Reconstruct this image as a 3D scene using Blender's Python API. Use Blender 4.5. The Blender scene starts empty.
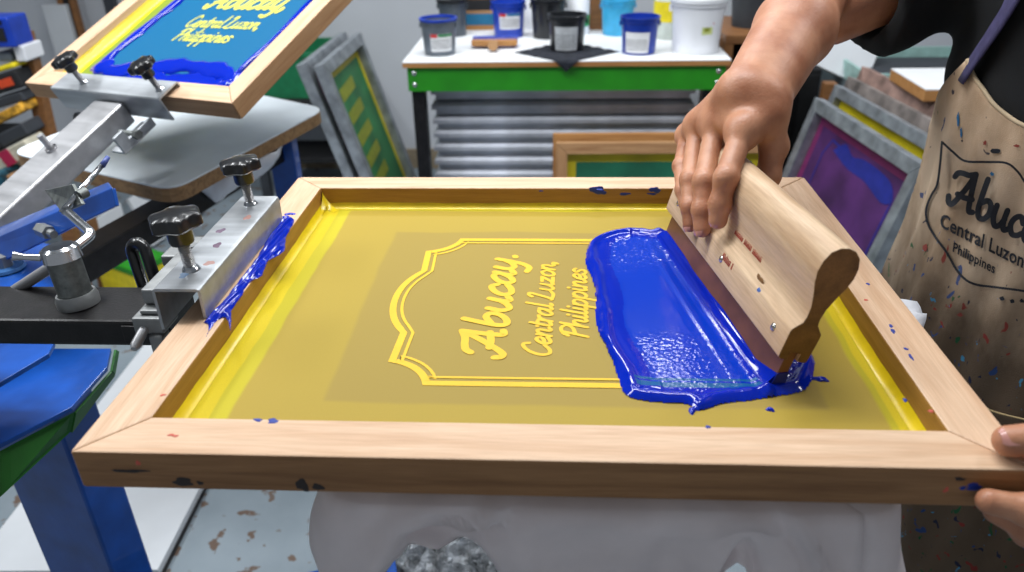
import bpy, bmesh, math, random
import numpy as np
from mathutils import Vector, Matrix, Euler
random.seed(7); rng = np.random.default_rng(7)
PI = math.pi
scn = bpy.context.scene
COL = scn.collection
# ------------------------------------------------------------------ camera
FPX = 777.04
CRX, CRY, CRZ = 1.077669, -.0214721, .0610142
CP = np.array([.340038, -.410484, 1.356293])
def _Rx(a): c, s = math.cos(a), math.sin(a); return np.array([[1,0,0],[0,c,-s],[0,s,c]])
def _Rz(a): c, s = math.cos(a), math.sin(a); return np.array([[c,-s,0],[s,c,0],[0,0,1]])
CR = _Rz(CRZ) @ _Rx(CRX) @ _Rz(CRY)
def ray(x, y): return CR @ np.array([(x-512)/FPX, (286-y)/FPX, -1.0])
def az(x, y, z): d = ray(x, y); return CP + d*(z-CP[2])/d[2]
def ay(x, y, Y): d = ray(x, y); return CP + d*(Y-CP[1])/d[1]
def ax(x, y, X): d = ray(x, y); return CP + d*(X-CP[0])/d[0]
cam = bpy.data.cameras.new('camera'); camo = bpy.data.objects.new('camera', cam); COL.objects.link(camo)
cam.sensor_width = 36; cam.lens = FPX/1024*36; cam.clip_start = .02
M4 = Matrix([list(CR[0])+[CP[0]], list(CR[1])+[CP[1]], list(CR[2])+[CP[2]], [0,0,0,1]])
camo.matrix_world = M4; scn.camera = camo
cam.dof.use_dof = True; cam.dof.focus_distance = .80; cam.dof.aperture_fstop = 5.6
# ------------------------------------------------------------------ materials
def srgb(r, g, b):
    f = lambda c: (c/255/12.92) if c/255 <= .04045 else ((c/255+.055)/1.055)**2.4
    return (f(r), f(g), f(b), 1)
class Mat:
    def __init__(s, name):
        s.m = bpy.data.materials.new(name); s.m.use_nodes = True
        s.nt = s.m.node_tree; s.b = s.nt.nodes['Principled BSDF']
        s.tc = s.n('ShaderNodeTexCoord')
    def n(s, t, **k):
        x = s.nt.nodes.new(t)
        for a, v in k.items(): setattr(x, a, v)
        return x
    def l(s, a, b): s.nt.links.new(a, b)
    def set(s, **k):
        for a, v in k.items(): s.b.inputs[a.replace('_', ' ')].default_value = v
    def mapping(s, scale=(1,1,1), loc=(0,0,0), rot=(0,0,0)):
        m = s.n('ShaderNodeMapping'); s.l(s.tc.outputs['Object'], m.inputs[0])
        m.inputs['Scale'].default_value = scale; m.inputs['Location'].default_value = loc; m.inputs['Rotation'].default_value = rot
        return m.outputs[0]
    def noise(s, scale, detail=3, vec=None, rough=.5, dist=0):
        x = s.n('ShaderNodeTexNoise'); x.inputs['Scale'].default_value = scale; x.inputs['Detail'].default_value = detail
        x.inputs['Roughness'].default_value = rough; x.inputs['Distortion'].default_value = dist
        s.l(vec if vec else s.tc.outputs['Object'], x.inputs['Vector']); return x.outputs['Fac']
    def ramp(s, fac, stops):
        r = s.n('ShaderNodeValToRGB'); s.l(fac, r.inputs[0]); e = r.color_ramp.elements
        while len(e) < len(stops): e.new(.5)
        for q, (p, c) in zip(e, stops): q.position = p; q.color = c if len(c) == 4 else (*c, 1)
        return r.outputs[0]
    def mix(s, fac, a, b, mode='MIX'):
        x = s.n('ShaderNodeMix', data_type='RGBA', blend_type=mode)
        for i, v in ((0, fac), (6, a), (7, b)):
            if hasattr(v, 'is_linked'): s.l(v, x.inputs[i])
            else: x.inputs[i].default_value = v
        return x.outputs[2]
    def math(s, op, a, b=0, c=None, clamp=False):
        x = s.n('ShaderNodeMath', operation=op, use_clamp=clamp)
        for i, v in enumerate((a, b) if c is None else (a, b, c)):
            if hasattr(v, 'is_linked'): s.l(v, x.inputs[i])
            else: x.inputs[i].default_value = v
        return x.outputs[0]
    def col(s, v):
        if hasattr(v, 'is_linked'): s.l(v, s.b.inputs['Base Color'])
        else: s.b.inputs['Base Color'].default_value = v
    def bump(s, h, strength=.2, dist=.001):
        x = s.n('ShaderNodeBump'); x.inputs['Strength'].default_value = strength; x.inputs['Distance'].default_value = dist
        s.l(h, x.inputs['Height']); s.l(x.outputs[0], s.b.inputs['Normal'])
def plain(name, rgb, rough=.5, metal=0, var=.12, nscale=30, bump=0, coat=0, spec=.5, bdist=.001, bscale=None):
    m = Mat(name); c = srgb(*rgb)
    f = m.noise(nscale, 4)
    lo = tuple(max(0, v*(1-var*1.5)) for v in c[:3]); hi = tuple(min(1, v*(1+var)) for v in c[:3])
    m.col(m.ramp(f, [(.3, lo), (.7, hi)])); m.set(Roughness=rough, Metallic=metal, Coat_Weight=coat); m.b.inputs['Specular IOR Level'].default_value = spec
    if bump: m.bump(m.noise(bscale or nscale*6, 3), bump, bdist)
    return m.m
def wood(name, light, dark, grain=1.0, rough=.5, knots=True, spec=.4, stain=None):
    m = Mat(name)
    v = m.mapping((3, 45*grain, 45*grain))
    f = m.noise(1.6, 5, v, .55, .6)
    fine = m.noise(3.5, 4, m.mapping((8, 260*grain, 260*grain)), .6)
    base = m.ramp(f, [(.25, srgb(*dark)), (.5, srgb(*[(a*2+b)/3 for a, b in zip(light, dark)])), (.75, srgb(*light))])
    base = m.mix(m.math('MULTIPLY', m.ramp(fine, [(.35, (1,1,1)), (.6, (0,0,0))]), .28), base, srgb(*[d*.8 for d in dark]))
    big = m.noise(5, 2)
    base = m.mix(m.math('MULTIPLY', m.ramp(big, [(.55, (0,0,0)), (.8, (1,1,1))]), .3), base, srgb(*dark))
    if stain:
        sp = m.noise(38, 2, None, .4)
        base = m.mix(m.ramp(sp, [(.735, (0,0,0)), (.76, (1,1,1))]), base, srgb(*stain))
    m.col(base); m.set(Roughness=rough); m.b.inputs['Specular IOR Level'].default_value = spec
    m.bump(fine, .25, .0006)
    return m.m
def metal(name, rgb, rough=.35, scratch=(6, 90, 90), var=.25, metal_=1.0, bump=.1):
    m = Mat(name)
    f = m.noise(1.2, 5, m.mapping(scratch), .6)
    g = m.noise(14, 4)
    c = srgb(*rgb)
    a = m.ramp(f, [(.3, tuple(x*(1-var) for x in c[:3])), (.7, tuple(min(1, x*(1+var)) for x in c[:3]))])
    a = m.mix(m.math('MULTIPLY', m.ramp(g, [(.45, (0,0,0)), (.75, (1,1,1))]), .5), a, tuple(x*.55 for x in c[:3])+(1,))
    m.col(a); m.set(Metallic=metal_)
    m.l(m.math('MULTIPLY_ADD', f, .25, rough-.1), m.b.inputs['Roughness'])
    m.bump(f, bump, .0004)
    return m.m
W = {}
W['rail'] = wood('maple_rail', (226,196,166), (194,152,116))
W['rail_side'] = wood('brown_rail_side', (176,132,88), (118,80,46))  # darker brown for the outer side faces of the rails
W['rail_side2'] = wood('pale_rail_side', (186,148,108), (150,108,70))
W['rail_yellow'] = wood('lacquered_wood', (180,136,72), (140,98,44))
W['rail_old'] = wood('old_pine', (190,150,108), (140,98,62))
W['handle'] = wood('handle_beech', (224,198,166), (178,142,108), .55)
W['handle_end'] = wood('handle_endgrain', (140,100,56), (84,56,30), .7)
W['brown'] = wood('brown_plank', (150,104,62), (104,68,40))
W['ply_edge'] = wood('ply_edge', (176,140,98), (110,82,54), 1.5)
W['plank_orange'] = wood('orange_pine', (190,140,84), (150,100,54))
W['galv'] = metal('galvanised_steel', (178,182,186), .40, (5,60,60), .16, .65)
W['steel'] = metal('brushed_steel', (178,178,180), .36, (6,50,50), .12, .6)
W['chrome'] = metal('chrome_steel', (205,207,210), .16, (20,20,20), .1)
W['cast'] = metal('cast_aluminium', (150,152,152), .5, (40,40,40), .2, .8, .4)
W['pipe'] = metal('weathered_pipe', (122,126,124), .5, (90,90,90), .4, .85, .6)
W['alu'] = plain('aluminium_frame', (150,156,162), .42, .55, .3, 18, .15)
W['alu_light'] = plain('aluminium_bright', (186,190,200), .5, .3, .25, 7)
W['black_plastic'] = plain('black_plastic', (20,20,22), .28, 0, .3, 40, coat=.3)
W['black_metal'] = plain('black_painted_steel', (24,22,23), .38, .2, .5, 60, .3)
W['black_matte'] = plain('matte_black', (20,21,24), .75, 0, .3, 20)
W['dark_grey'] = plain('dark_grey_panel', (52,56,62), .6, 0, .2, 12)
W['blue_paint'] = plain('blue_enamel', (8,72,158), .32, 0, .25, 14, .15, coat=.3)
W['blue_dark'] = plain('blue_enamel_column', (12,66,132), .4, 0, .25, 8, .1)
W['green_paint'] = plain('green_paint', (34,140,20), .45, 0, .12, 10)
W['green_edge'] = plain('green_edge', (30,104,28), .5, 0, .2, 12)
W['bench_top'] = plain('white_laminate', (232,234,236), .35, 0, .03, 9)
W['platen'] = plain('platen_laminate', (226,234,240), .6, 0, .06, 9)
W['white_plastic'] = plain('white_plastic', (232,234,238), .35, 0, .03, 9)
W['board_white'] = plain('white_board', (206,210,214), .5, 0, .05, 6)
W['label_white'] = plain('label_paper', (225,226,228), .5, 0, .05, 60)
W['text_dark'] = plain('print_dark', (34,36,44), .6)
W['text_red'] = plain('print_red', (196,44,44), .6)
W['stamp_red'] = plain('stamp_red', (176,74,58), .7)
W['text_green'] = plain('print_green', (30,130,70), .6)
W['grey_bucket'] = plain('grey_bucket', (92,100,110), .4)
W['blue_bucket'] = plain('blue_bucket', (22,60,170), .35)
W['navy_bucket'] = plain('navy_bucket', (14,50,150), .3)
W['cyan_bucket'] = plain('cyan_bucket', (58,168,216), .35)
W['black_bucket'] = plain('black_bucket', (26,28,32), .3)
W['green_lid'] = plain('green_lid', (30,150,84), .45)
W['yellow'] = plain('yellow_plastic', (226,206,30), .45)
W['cloth_black'] = plain('black_rag', (24,28,38), .95, 0, .25, 60, .5)
W['cloth_white'] = plain('white_cotton', (228,219,220), .95, 0, .05, 20, .5, bscale=900, bdist=.0003)
W['cloth_bright'] = plain('bright_cotton', (226,228,234), .95, 0, .04, 20, .3, bscale=700, bdist=.0003)
W['rubber'] = plain('squeegee_rubber', (124,78,50), .42, 0, .22, 25)
W['screw'] = metal('screw_steel', (190,190,186), .25, (50,50,50), .1)
W['wall'] = plain('painted_wall', (196,200,206), .8, 0, .06, 1.4, .1)
W['ceil'] = plain('ceiling_paint', (225,226,228), .9, 0, .03, 1)
W['base'] = plain('baseboard', (140,126,104), .6)
W['cyan_lbl'] = plain('blue_box_print', (24,110,150), .5)
W['purple'] = plain('purple_mesh', (74,36,92), .5, 0, .3, 9)
W['green_mesh'] = plain('green_mesh', (24,104,76), .5, 0, .2, 9)
W['green_mesh2'] = plain('green_mesh_dark', (40,112,62), .5, 0, .25, 9)
W['olive_print'] = plain('olive_print', (132,140,34), .5)
W['yellow_mesh'] = plain('yellow_mesh', (196,180,20), .5, 0, .15, 9)
W['blue_stain'] = plain('blue_stain', (30,40,130), .5)
W['magenta'] = plain('magenta_stain', (110,34,84), .5)
W['green_box'] = plain('green_crate', (14,112,70), .55)
W['dirty'] = plain('dirty_panel', (120,112,108), .7, 0, .5, 12)
W['pink_wood'] = plain('stained_pink_wood', (150,122,112), .7, 0, .4, 14)
W['grey_teal'] = plain('grey_drawer', (96,112,118), .5, 0, .15, 10)
W['teal_edge'] = plain('pale_teal_edge', (150,186,180), .5)
W['red_rag'] = plain('crimson_wrap', (168,30,70), .6)
W['orange_lbl'] = plain('orange_label', (206,70,30), .6)
W['knit'] = plain('beige_roll', (196,190,170), .9, 0, .2, 40, .4)
W['purple_stripe'] = plain('purple_stripe', (70,50,130), .6)
W['string'] = plain('cotton_string', (190,166,120), .9)
W['plastic_wrap'] = plain('clear_wrap', (150,155,160), .2, .3, .6, 30, .8, bdist=.01)
def mk_yellowscreen(name='yellow_screen_mesh', blue=False):
    """mesh fabric: bright yellow fabric at the borders, olive emulsion in the middle (object space, metres)."""
    m = Mat(name); s = m.n('ShaderNodeSeparateXYZ'); m.l(m.tc.outputs['Object'], s.inputs[0]); X, Y = s.outputs[0], s.outputs[1]
    wob = m.math('MULTIPLY', m.math('SUBTRACT', m.noise(9, 2), .5), .012)
    def rect(x0, x1, y0, y1, soft):
        def ss(v, a, b):
            k = m.n('ShaderNodeMapRange', interpolation_type='SMOOTHSTEP'); m.l(v, k.inputs[0]); k.inputs[1].default_value = a; k.inputs[2].default_value = b; return k.outputs[0]
        Xw, Yw = m.math('ADD', X, wob), m.math('ADD', Y, wob)
        a = m.math('MULTIPLY', ss(Xw, x0-soft, x0+soft), ss(Xw, x1+soft, x1-soft))
        b = m.math('MULTIPLY', ss(Yw, y0-soft, y0+soft), ss(Yw, y1+soft, y1-soft))
        return m.math('MULTIPLY', a, b)
    weave = m.noise(900, 1)
    c = m.mix(m.math('MULTIPLY', weave, .25), srgb(226,204,4), srgb(196,174,0))
    if not blue:
        c = m.mix(rect(.064, .606, .03, .523, .0012), c, srgb(196,186,26))
        c = m.mix(rect(.079, .600, .0, .502, .0022), c, srgb(172,149,58))
        c = m.mix(m.math('MULTIPLY', m.noise(7, 3), .35), c, srgb(168,142,62))
        c = m.mix(rect(.150, .56, .098, .436, .003), c, srgb(158,136,64))
        c = m.mix(m.math('MULTIPLY', weave, .3), c, srgb(136,112,44))
        
    else:
        c = m.mix(rect(.062, .50, .05, .6, .002), c, srgb(120,140,40))
        c = m.mix(rect(.10, .472, .07, .6, .003), c, srgb(0,92,134))
    m.col(c); m.set(Roughness=.55); m.b.inputs['Specular IOR Level'].default_value = .2
    m.bump(weave, .12, .0002)
    return m.m
W['screen'] = mk_yellowscreen(); W['screen2'] = mk_yellowscreen('blue_coated_mesh', True)
W['design'] = plain('open_design_yellow', (228,182,20), .6, 0, .04, 50)
W['design2'] = plain('open_design_pale', (206,206,84), .5, 0, .06, 50)
W['yellow_glue'] = plain('yellow_lacquer', (224,196,4), .4, 0, .1, 30, coat=.12)
def mk_ink(name, rgb, rough=.17):
    m = Mat(name); m.col(srgb(*rgb)); m.set(Roughness=rough, Coat_Weight=.1, Coat_Roughness=.05); m.b.inputs['Specular IOR Level'].default_value = .4
    m.bump(m.noise(150, 2, m.mapping((.35, 1, 1))), .06, .0007)
    return m.m
W['ink'] = mk_ink('blue_plastisol', (0,34,168), .08); W['ink_thin'] = mk_ink('blue_plastisol_pulled', (0,52,178), .13)
W['ink_dark'] = mk_ink('blue_plastisol_blade', (4,26,120), .3)
def mk_skin():
    m = Mat('skin'); f = m.noise(28, 4); g = m.noise(240, 3)
    c = m.ramp(f, [(.3, srgb(164,106,76)), (.7, srgb(200,146,114))])
    m.col(c); m.set(Roughness=.46, Subsurface_Weight=.08, Subsurface_Scale=.006); m.b.inputs['Subsurface Radius'].default_value = (1,.4,.25)
    v = m.n('ShaderNodeTexVoronoi'); v.inputs['Scale'].default_value = 420; m.l(m.tc.outputs['Object'], v.inputs['Vector'])
    m.bump(m.math('ADD', m.math('MULTIPLY', v.outputs['Distance'], .6), g), .35, .0006)
    return m.m
W['skin'] = mk_skin()
W['nail'] = plain('nail', (196,140,128), .25, 0, .06, 30)
W['tshirt'] = plain('black_cotton', (9,12,16), .92, 0, .35, 16, .4, bscale=600, bdist=.0004)
W['hair'] = plain('black_hair', (18,15,14), .5, 0, .3, 60, .5)
W['eye'] = plain('eye_white', (220,215,210), .3); W['iris'] = plain('eye_iris', (40,24,16), .2)
W['lip'] = plain('lip', (158,96,84), .45)
W['trousers'] = plain('dark_trousers', (34,36,44), .9, 0, .2, 20, .3)
W['shoe'] = plain('dark_shoe', (28,26,26), .6)
W['strap'] = plain('indigo_strap', (62,58,96), .9, 0, .2, 90, .5, bscale=900, bdist=.0004)
def mk_apron():
    m = Mat('stained_canvas'); f = m.noise(11, 5, m.mapping((1,1,.5)), .6); s = m.n('ShaderNodeSeparateXYZ'); m.l(m.tc.outputs['Object'], s.inputs[0])
    c = m.ramp(f, [(.3, srgb(176,148,120)), (.52, srgb(212,186,158)), (.75, srgb(230,208,182))])
    # paint-soiled lower half of the apron (worn stains)
    k = m.n('ShaderNodeMapRange'); m.l(m.math('ADD', s.outputs[2], m.math('MULTIPLY', f, .16)), k.inputs[0]); k.inputs[1].default_value = 1.06; k.inputs[2].default_value = .90
    c = m.mix(m.math('MULTIPLY', k.outputs[0], .88), c, srgb(66,53,42))
    for (sc, th, rgb) in ((54, .70, (40,74,130)), (70, .71, (26,40,70)), (60, .73, (24,92,60)), (64, .735, (140,52,50)), (80, .74, (70,150,190))):
        d = m.noise(sc, 2, m.mapping((1,1,.7), (sc*.37, sc*.11, 0)), .5, .5)
        fade = m.math('MULTIPLY_ADD', k.outputs[0], -.07, th+.02)
        c = m.mix(m.math('MULTIPLY', m.math('MULTIPLY', m.math('SUBTRACT', d, fade), 40, clamp=True), .85), c, srgb(*rgb))
    m.col(c); m.set(Roughness=.95); m.b.inputs['Specular IOR Level'].default_value = .1
    m.bump(m.math('ADD', m.math('MULTIPLY', m.noise(900, 2), .4), m.noise(18, 4)), .5, .003)
    return m.m
W['apron'] = mk_apron()
def mk_floor():
    m = Mat('concrete_floor'); f = m.noise(3, 5); c = m.ramp(f, [(.3, srgb(104,116,124)), (.7, srgb(140,152,160))])
    d = m.noise(24, 3, None, .45); c = m.mix(m.ramp(d, [(.61, (0,0,0)), (.64, (1,1,1))]), c, srgb(96,78,66))
    m.col(c); m.set(Roughness=.6); return m.m
W['floor'] = mk_floor()
# ------------------------------------------------------------------ mesh builder
class MB:
    def __init__(s): s.bm = bmesh.new()
    def face(s, pts, inv=False):
        vs = [s.bm.verts.new(p) for p in pts]
        if inv: vs.reverse()
        return s.bm.faces.new(vs)
    def box(s, x0, x1, y0, y1, z0, z1, M=None):
        p = [(x0,y0,z0),(x1,y0,z0),(x1,y1,z0),(x0,y1,z0),(x0,y0,z1),(x1,y0,z1),(x1,y1,z1),(x0,y1,z1)]
        v = [s.bm.verts.new(M @ Vector(q) if M else q) for q in p]
        for f in ((0,3,2,1),(4,5,6,7),(0,1,5,4),(1,2,6,5),(2,3,7,6),(3,0,4,7)): s.bm.faces.new([v[i] for i in f])
        return s
    def prism(s, poly, lo, hi, axis='z', M=None):
        """poly (a,b) extruded along axis between lo and hi."""
        def P(a, b, c):
            q = {'z': (a,b,c), 'x': (c,a,b), 'y': (a,c,b)}[axis]
            return M @ Vector(q) if M else q
        A = [s.bm.verts.new(P(a,b,lo)) for a, b in poly]; B = [s.bm.verts.new(P(a,b,hi)) for a, b in poly]
        n = len(poly)
        s.bm.faces.new(A[::-1]); s.bm.faces.new(B)
        for i in range(n): s.bm.faces.new([A[i], A[(i+1)%n], B[(i+1)%n], B[i]])
        return s
    def tube(s, pts, r, n=12, cap=True, closed=False):
        pts = [Vector(p) for p in pts]; m = len(pts); rs = r if hasattr(r, '__len__') else [r]*m
        up = None; rings = []
        for i in range(m):
            a = pts[(i-1) % m] if (i > 0 or closed) else pts[i]; b = pts[(i+1) % m] if (i < m-1 or closed) else pts[i]
            t = (b-a).normalized()
            if up is None: up = t.orthogonal().normalized()
            up = (up - t*up.dot(t)).normalized(); w = t.cross(up)
            rings.append([s.bm.verts.new(pts[i] + (up*math.cos(2*PI*k/n) + w*math.sin(2*PI*k/n))*rs[i]) for k in range(n)])
        for i in range(m if closed else m-1):
            A, B = rings[i], rings[(i+1) % m]
            for k in range(n): s.bm.faces.new([A[k], A[(k+1)%n], B[(k+1)%n], B[k]])
        if cap and not closed: s.bm.faces.new(rings[0][::-1]); s.bm.faces.new(rings[-1])
        return s
    def lathe(s, prof, n=32, M=None, c=(0,0)):
        rings = []
        for r, z in prof:
            if r < 1e-6: p = Vector((c[0], c[1], z)); rings.append([s.bm.verts.new(M @ p if M else p)])
            else:
                R = []
                for k in range(n):
                    p = Vector((c[0]+r*math.cos(2*PI*k/n), c[1]+r*math.sin(2*PI*k/n), z)); R.append(s.bm.verts.new(M @ p if M else p))
                rings.append(R)
        for A, B in zip(rings, rings[1:]):
            for k in range(n):
                a, b = A[k % len(A)], A[(k+1) % len(A)]; c2, d = B[(k+1) % len(B)], B[k % len(B)]
                vs = []
                for v in (a, b, c2, d):
                    if v not in vs: vs.append(v)
                if len(vs) > 2: s.bm.faces.new(vs)
        return s
    def grid(s, P):
        """P[i][j] -> points"""
        V = [[s.bm.verts.new(tuple(p)) for p in row] for row in P]
        for i in range(len(V)-1):
            for j in range(len(V[0])-1): s.bm.faces.new([V[i][j], V[i+1][j], V[i+1][j+1], V[i][j+1]])
        return s
def T(name, label, cat, loc=(0,0,0), rot=(0,0,0), group=None, M=None):
    o = bpy.data.objects.new(name, None); COL.objects.link(o); o.empty_display_size = .05
    if M is not None: o.matrix_world = M
    else: o.location = loc; o.rotation_euler = rot
    o['label'] = label; o['category'] = cat
    if group: o['group'] = group
    return o
def P(name, mb, mat, parent=None, label=None, bevel=0, seg=2, smooth=False, solid=0, sub=0, M=None, loc=None, rot=None, keep=False):
    me = bpy.data.meshes.new(name)
    if isinstance(mb, MB):
        if not keep: bmesh.ops.recalc_face_normals(mb.bm, faces=mb.bm.faces)
        mb.bm.to_mesh(me); mb.bm.free()
    else: me.from_pydata(*mb); me.validate()
    mats = mat if isinstance(mat, (list, tuple)) else [mat]
    for q in mats: me.materials.append(W[q] if isinstance(q, str) else q)
    o = bpy.data.objects.new(name, me); COL.objects.link(o)
    if parent: o.parent = parent
    if M is not None: o.matrix_local = M
    if loc is not None: o.location = loc
    if rot is not None: o.rotation_euler = rot
    if label: o['label'] = label
    if smooth is True: me.polygons.foreach_set('use_smooth', [True]*len(me.polygons))
    elif smooth:
        me.polygons.foreach_set('use_smooth', [True]*len(me.polygons)); me.set_sharp_from_angle(angle=math.radians(smooth))
    if solid: k = o.modifiers.new('s', 'SOLIDIFY'); k.thickness = solid; k.offset = 0
    if sub: k = o.modifiers.new('u', 'SUBSURF'); k.levels = sub; k.render_levels = sub
    if bevel: k = o.modifiers.new('b', 'BEVEL'); k.width = bevel; k.segments = seg; k.limit_method = 'ANGLE'; k.angle_limit = math.radians(40)
    return o
def tag(o, label, cat, group=None, kind=None):
    o['label'] = label; o['category'] = cat
    if group: o['group'] = group
    if kind: o['kind'] = kind
    return o
def struct(name, mb, mat): o = P(name, mb, mat); o['kind'] = 'structure'; return o
def copy_tree(o, parent=None):
    c = o.copy(); COL.objects.link(c); c.parent = parent
    for ch in [x for x in bpy.data.objects if x.parent == o]: copy_tree(ch, c)
    return c
def align(a, b, up=(0,0,1)):
    """matrix whose X runs from a to b."""
    a, b, up = Vector(a), Vector(b), Vector(up); x = (b-a).normalized(); y = up.cross(x).normalized(); z = x.cross(y)
    return Matrix([[x[0],y[0],z[0],a[0]],[x[1],y[1],z[1],a[1]],[x[2],y[2],z[2],a[2]],[0,0,0,1]])
def blob(mb, c, r, h, n=18, ex=(1,0,0), ey=(0,1,0), jag=.35, st=1.0, seed=0):
    """low irregular drop of paint lying on the plane spanned by ex, ey."""
    q = np.random.default_rng(seed); c = Vector(c); ex = Vector(ex); ey = Vector(ey); nz = ex.cross(ey)
    ph = q.uniform(0, 2*PI, 4); rr = [r*(1+jag*(math.sin(2*t+ph[0])*.5+math.sin(3*t+ph[1])*.4+math.sin(5*t+ph[2])*.3)) for t in np.linspace(0, 2*PI, n, endpoint=False)]
    top = mb.bm.verts.new(c + nz*h); R0 = []; R1 = []
    for i, t in enumerate(np.linspace(0, 2*PI, n, endpoint=False)):
        d = ex*math.cos(t)*st + ey*math.sin(t); R1.append(mb.bm.verts.new(c + d*rr[i]*.65 + nz*h*.8)); R0.append(mb.bm.verts.new(c + d*rr[i] - nz*.0003))
    for i in range(n):
        j = (i+1) % n; mb.bm.faces.new([top, R1[i], R1[j]]); mb.bm.faces.new([R1[i], R0[i], R0[j], R1[j]])
# ------------------------------------------------------------------ lettering: a small brush alphabet (unit = x-height)
def crom(pts, n=7):
    p = [np.array(q, float) for q in pts]
    if len(p) < 3: return p
    p = [2*p[0]-p[1]] + p + [2*p[-1]-p[-2]]; out = []
    for i in range(1, len(p)-2):
        for t in np.linspace(0, 1, n, endpoint=False):
            a, b, c, d = p[i-1:i+3]
            out.append(.5*(2*b+(c-a)*t+(2*a-5*b+4*c-d)*t*t+(3*b-a-3*c+d)*t**3))
    return out+[p[-2]]
GL = {
 'A': ([[(-.12,.30),(-.04,.04),(.16,.02),(.42,.5),(.70,1.15),(.93,1.85)], [(-.08,1.30),(.02,1.52),(.28,1.62),(.60,1.66),(.93,1.85)], [(.93,1.85),(.96,1.2),(1.02,.5),(1.1,.08),(1.3,.1)], [(.30,.58),(.65,.56),(1.1,.66)]], 1.45),
 'b': ([[(.15,1.9),(.1,1.0),(.1,.35),(.25,.02),(.52,.08),(.7,.4),(.68,.8),(.45,.95),(.15,.7)]], .88),
 'u': ([[(.1,.95),(.08,.35),(.28,.0),(.52,.15),(.68,.5)], [(.7,.95),(.66,.35),(.78,.02),(.98,.14)]], .98),
 'c': ([[(.68,.72),(.5,.97),(.22,.8),(.08,.4),(.25,.03),(.52,.05),(.76,.25)]], .78),
 'a': ([[(.66,.82),(.42,.97),(.15,.72),(.08,.3),(.25,.02),(.48,.15),(.64,.5)], [(.7,.95),(.65,.35),(.78,.02),(.98,.14)]], .98),
 'y': ([[(.1,.95),(.08,.4),(.28,.05),(.52,.2),(.66,.5)], [(.7,.95),(.66,.2),(.60,-.35),(.40,-.68),(.10,-.60)]], .92),
 '.': ([[(.12,.06),(.17,.1)]], .35), ',': ([[(.16,.1),(.14,-.08),(.05,-.25)]], .35),
 'C': ([[(.98,1.45),(.85,1.8),(.55,1.78),(.2,1.3),(.08,.6),(.3,.06),(.65,.04),(1.0,.4)]], 1.05),
 'e': ([[(.1,.42),(.5,.5),(.62,.78),(.38,.97),(.12,.65),(.12,.22),(.35,0),(.74,.22)]], .76),
 'n': ([[(.12,.95),(.12,0)], [(.12,.45),(.32,.88),(.54,.93),(.62,.65),(.6,.2),(.72,.02),(.9,.15)]], .9),
 't': ([[(.3,1.5),(.22,.3),(.35,.02),(.6,.15)], [(.02,.98),(.55,1.0)]], .6),
 'r': ([[(.12,.95),(.12,0)], [(.12,.45),(.3,.85),(.55,.95)]], .6),
 'l': ([[(.18,1.9),(.12,.35),(.22,.02),(.42,.12)]], .42),
 'L': ([[(.0,1.55),(.15,1.8),(.4,1.75),(.3,1.1),(.12,.3),(.0,.06)], [(-.05,.1),(.3,.0),(.65,-.02),(.95,.2)]], .98),
 'z': ([[(.06,.9),(.62,.93)], [(.62,.93),(.08,.06)], [(.08,.06),(.7,.06)]], .76),
 'o': ([[(.45,.97),(.15,.8),(.08,.35),(.3,.0),(.6,.15),(.72,.6),(.45,.97)]], .82),
 'P': ([[(.25,1.8),(.12,0)], [(-.05,1.35),(.15,1.75),(.6,1.85),(.92,1.5),(.75,1.05),(.25,.85)]], .92),
 'h': ([[(.16,1.9),(.1,0)], [(.12,.45),(.32,.88),(.54,.93),(.62,.65),(.6,.2),(.72,.02),(.9,.15)]], .88),
 'i': ([[(.12,.95),(.1,.25),(.2,.02),(.4,.12)], [(.17,1.35),(.19,1.39)]], .42),
 'p': ([[(.12,.95),(.06,-.75)], [(.12,.6),(.35,.97),(.66,.78),(.64,.25),(.38,.0),(.12,.15)]], .84),
 's': ([[(.55,.82),(.32,.98),(.12,.75),(.42,.45),(.5,.18),(.25,0),(.0,.14)]], .66),
 ' ': ([], .5)}
def text_strokes(s, slant=.22, track=0.0):
    x = 0; out = []
    for ch in s:
        st, adv = GL[ch]
        for k in st: out.append([(x+a+b*slant, b) for a, b in crom(k)])
        x += adv+track
    return out, x
_rc = [0]
def ribbon(mb, pts, w, f, lift=None):
    """flat stroke of width w along pts (2-D) mapped by f(u,v)->3-D."""
    p = [np.array(q[:2], float) for q in pts]; n = len(p); L = []; R = []
    for i in range(n):
        t = p[min(i+1,n-1)]-p[max(i-1,0)]; t = t/(np.linalg.norm(t)+1e-9); nn = np.array([-t[1], t[0]])*w/2
        e = t*w*.0
        L.append(p[i]+nn); R.append(p[i]-nn)
    t0 = p[0]-p[1]; t0 /= np.linalg.norm(t0); t1 = p[-1]-p[-2]; t1 /= np.linalg.norm(t1)
    def cap(c, t): # half disc
        nn = np.array([-t[1], t[0]]); return [c + (nn*math.cos(a)+t*math.sin(a))*w/2 for a in np.linspace(0, PI, 7)]
    def F(q):
        v = f(*q); return (v[0], v[1], v[2]+_rc[0]*1.1e-6) if lift is None else v
    for i in range(n-1):
        _rc[0] = (_rc[0]+1) % 180
        mb.face([F(L[i]), F(R[i]), F(R[i+1]), F(L[i+1])])
    for c_, t_ in ((p[0], t0), (p[-1], t1)):
        _rc[0] = (_rc[0]+1) % 180; mb.face([F(q) for q in cap(c_, t_)])
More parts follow.
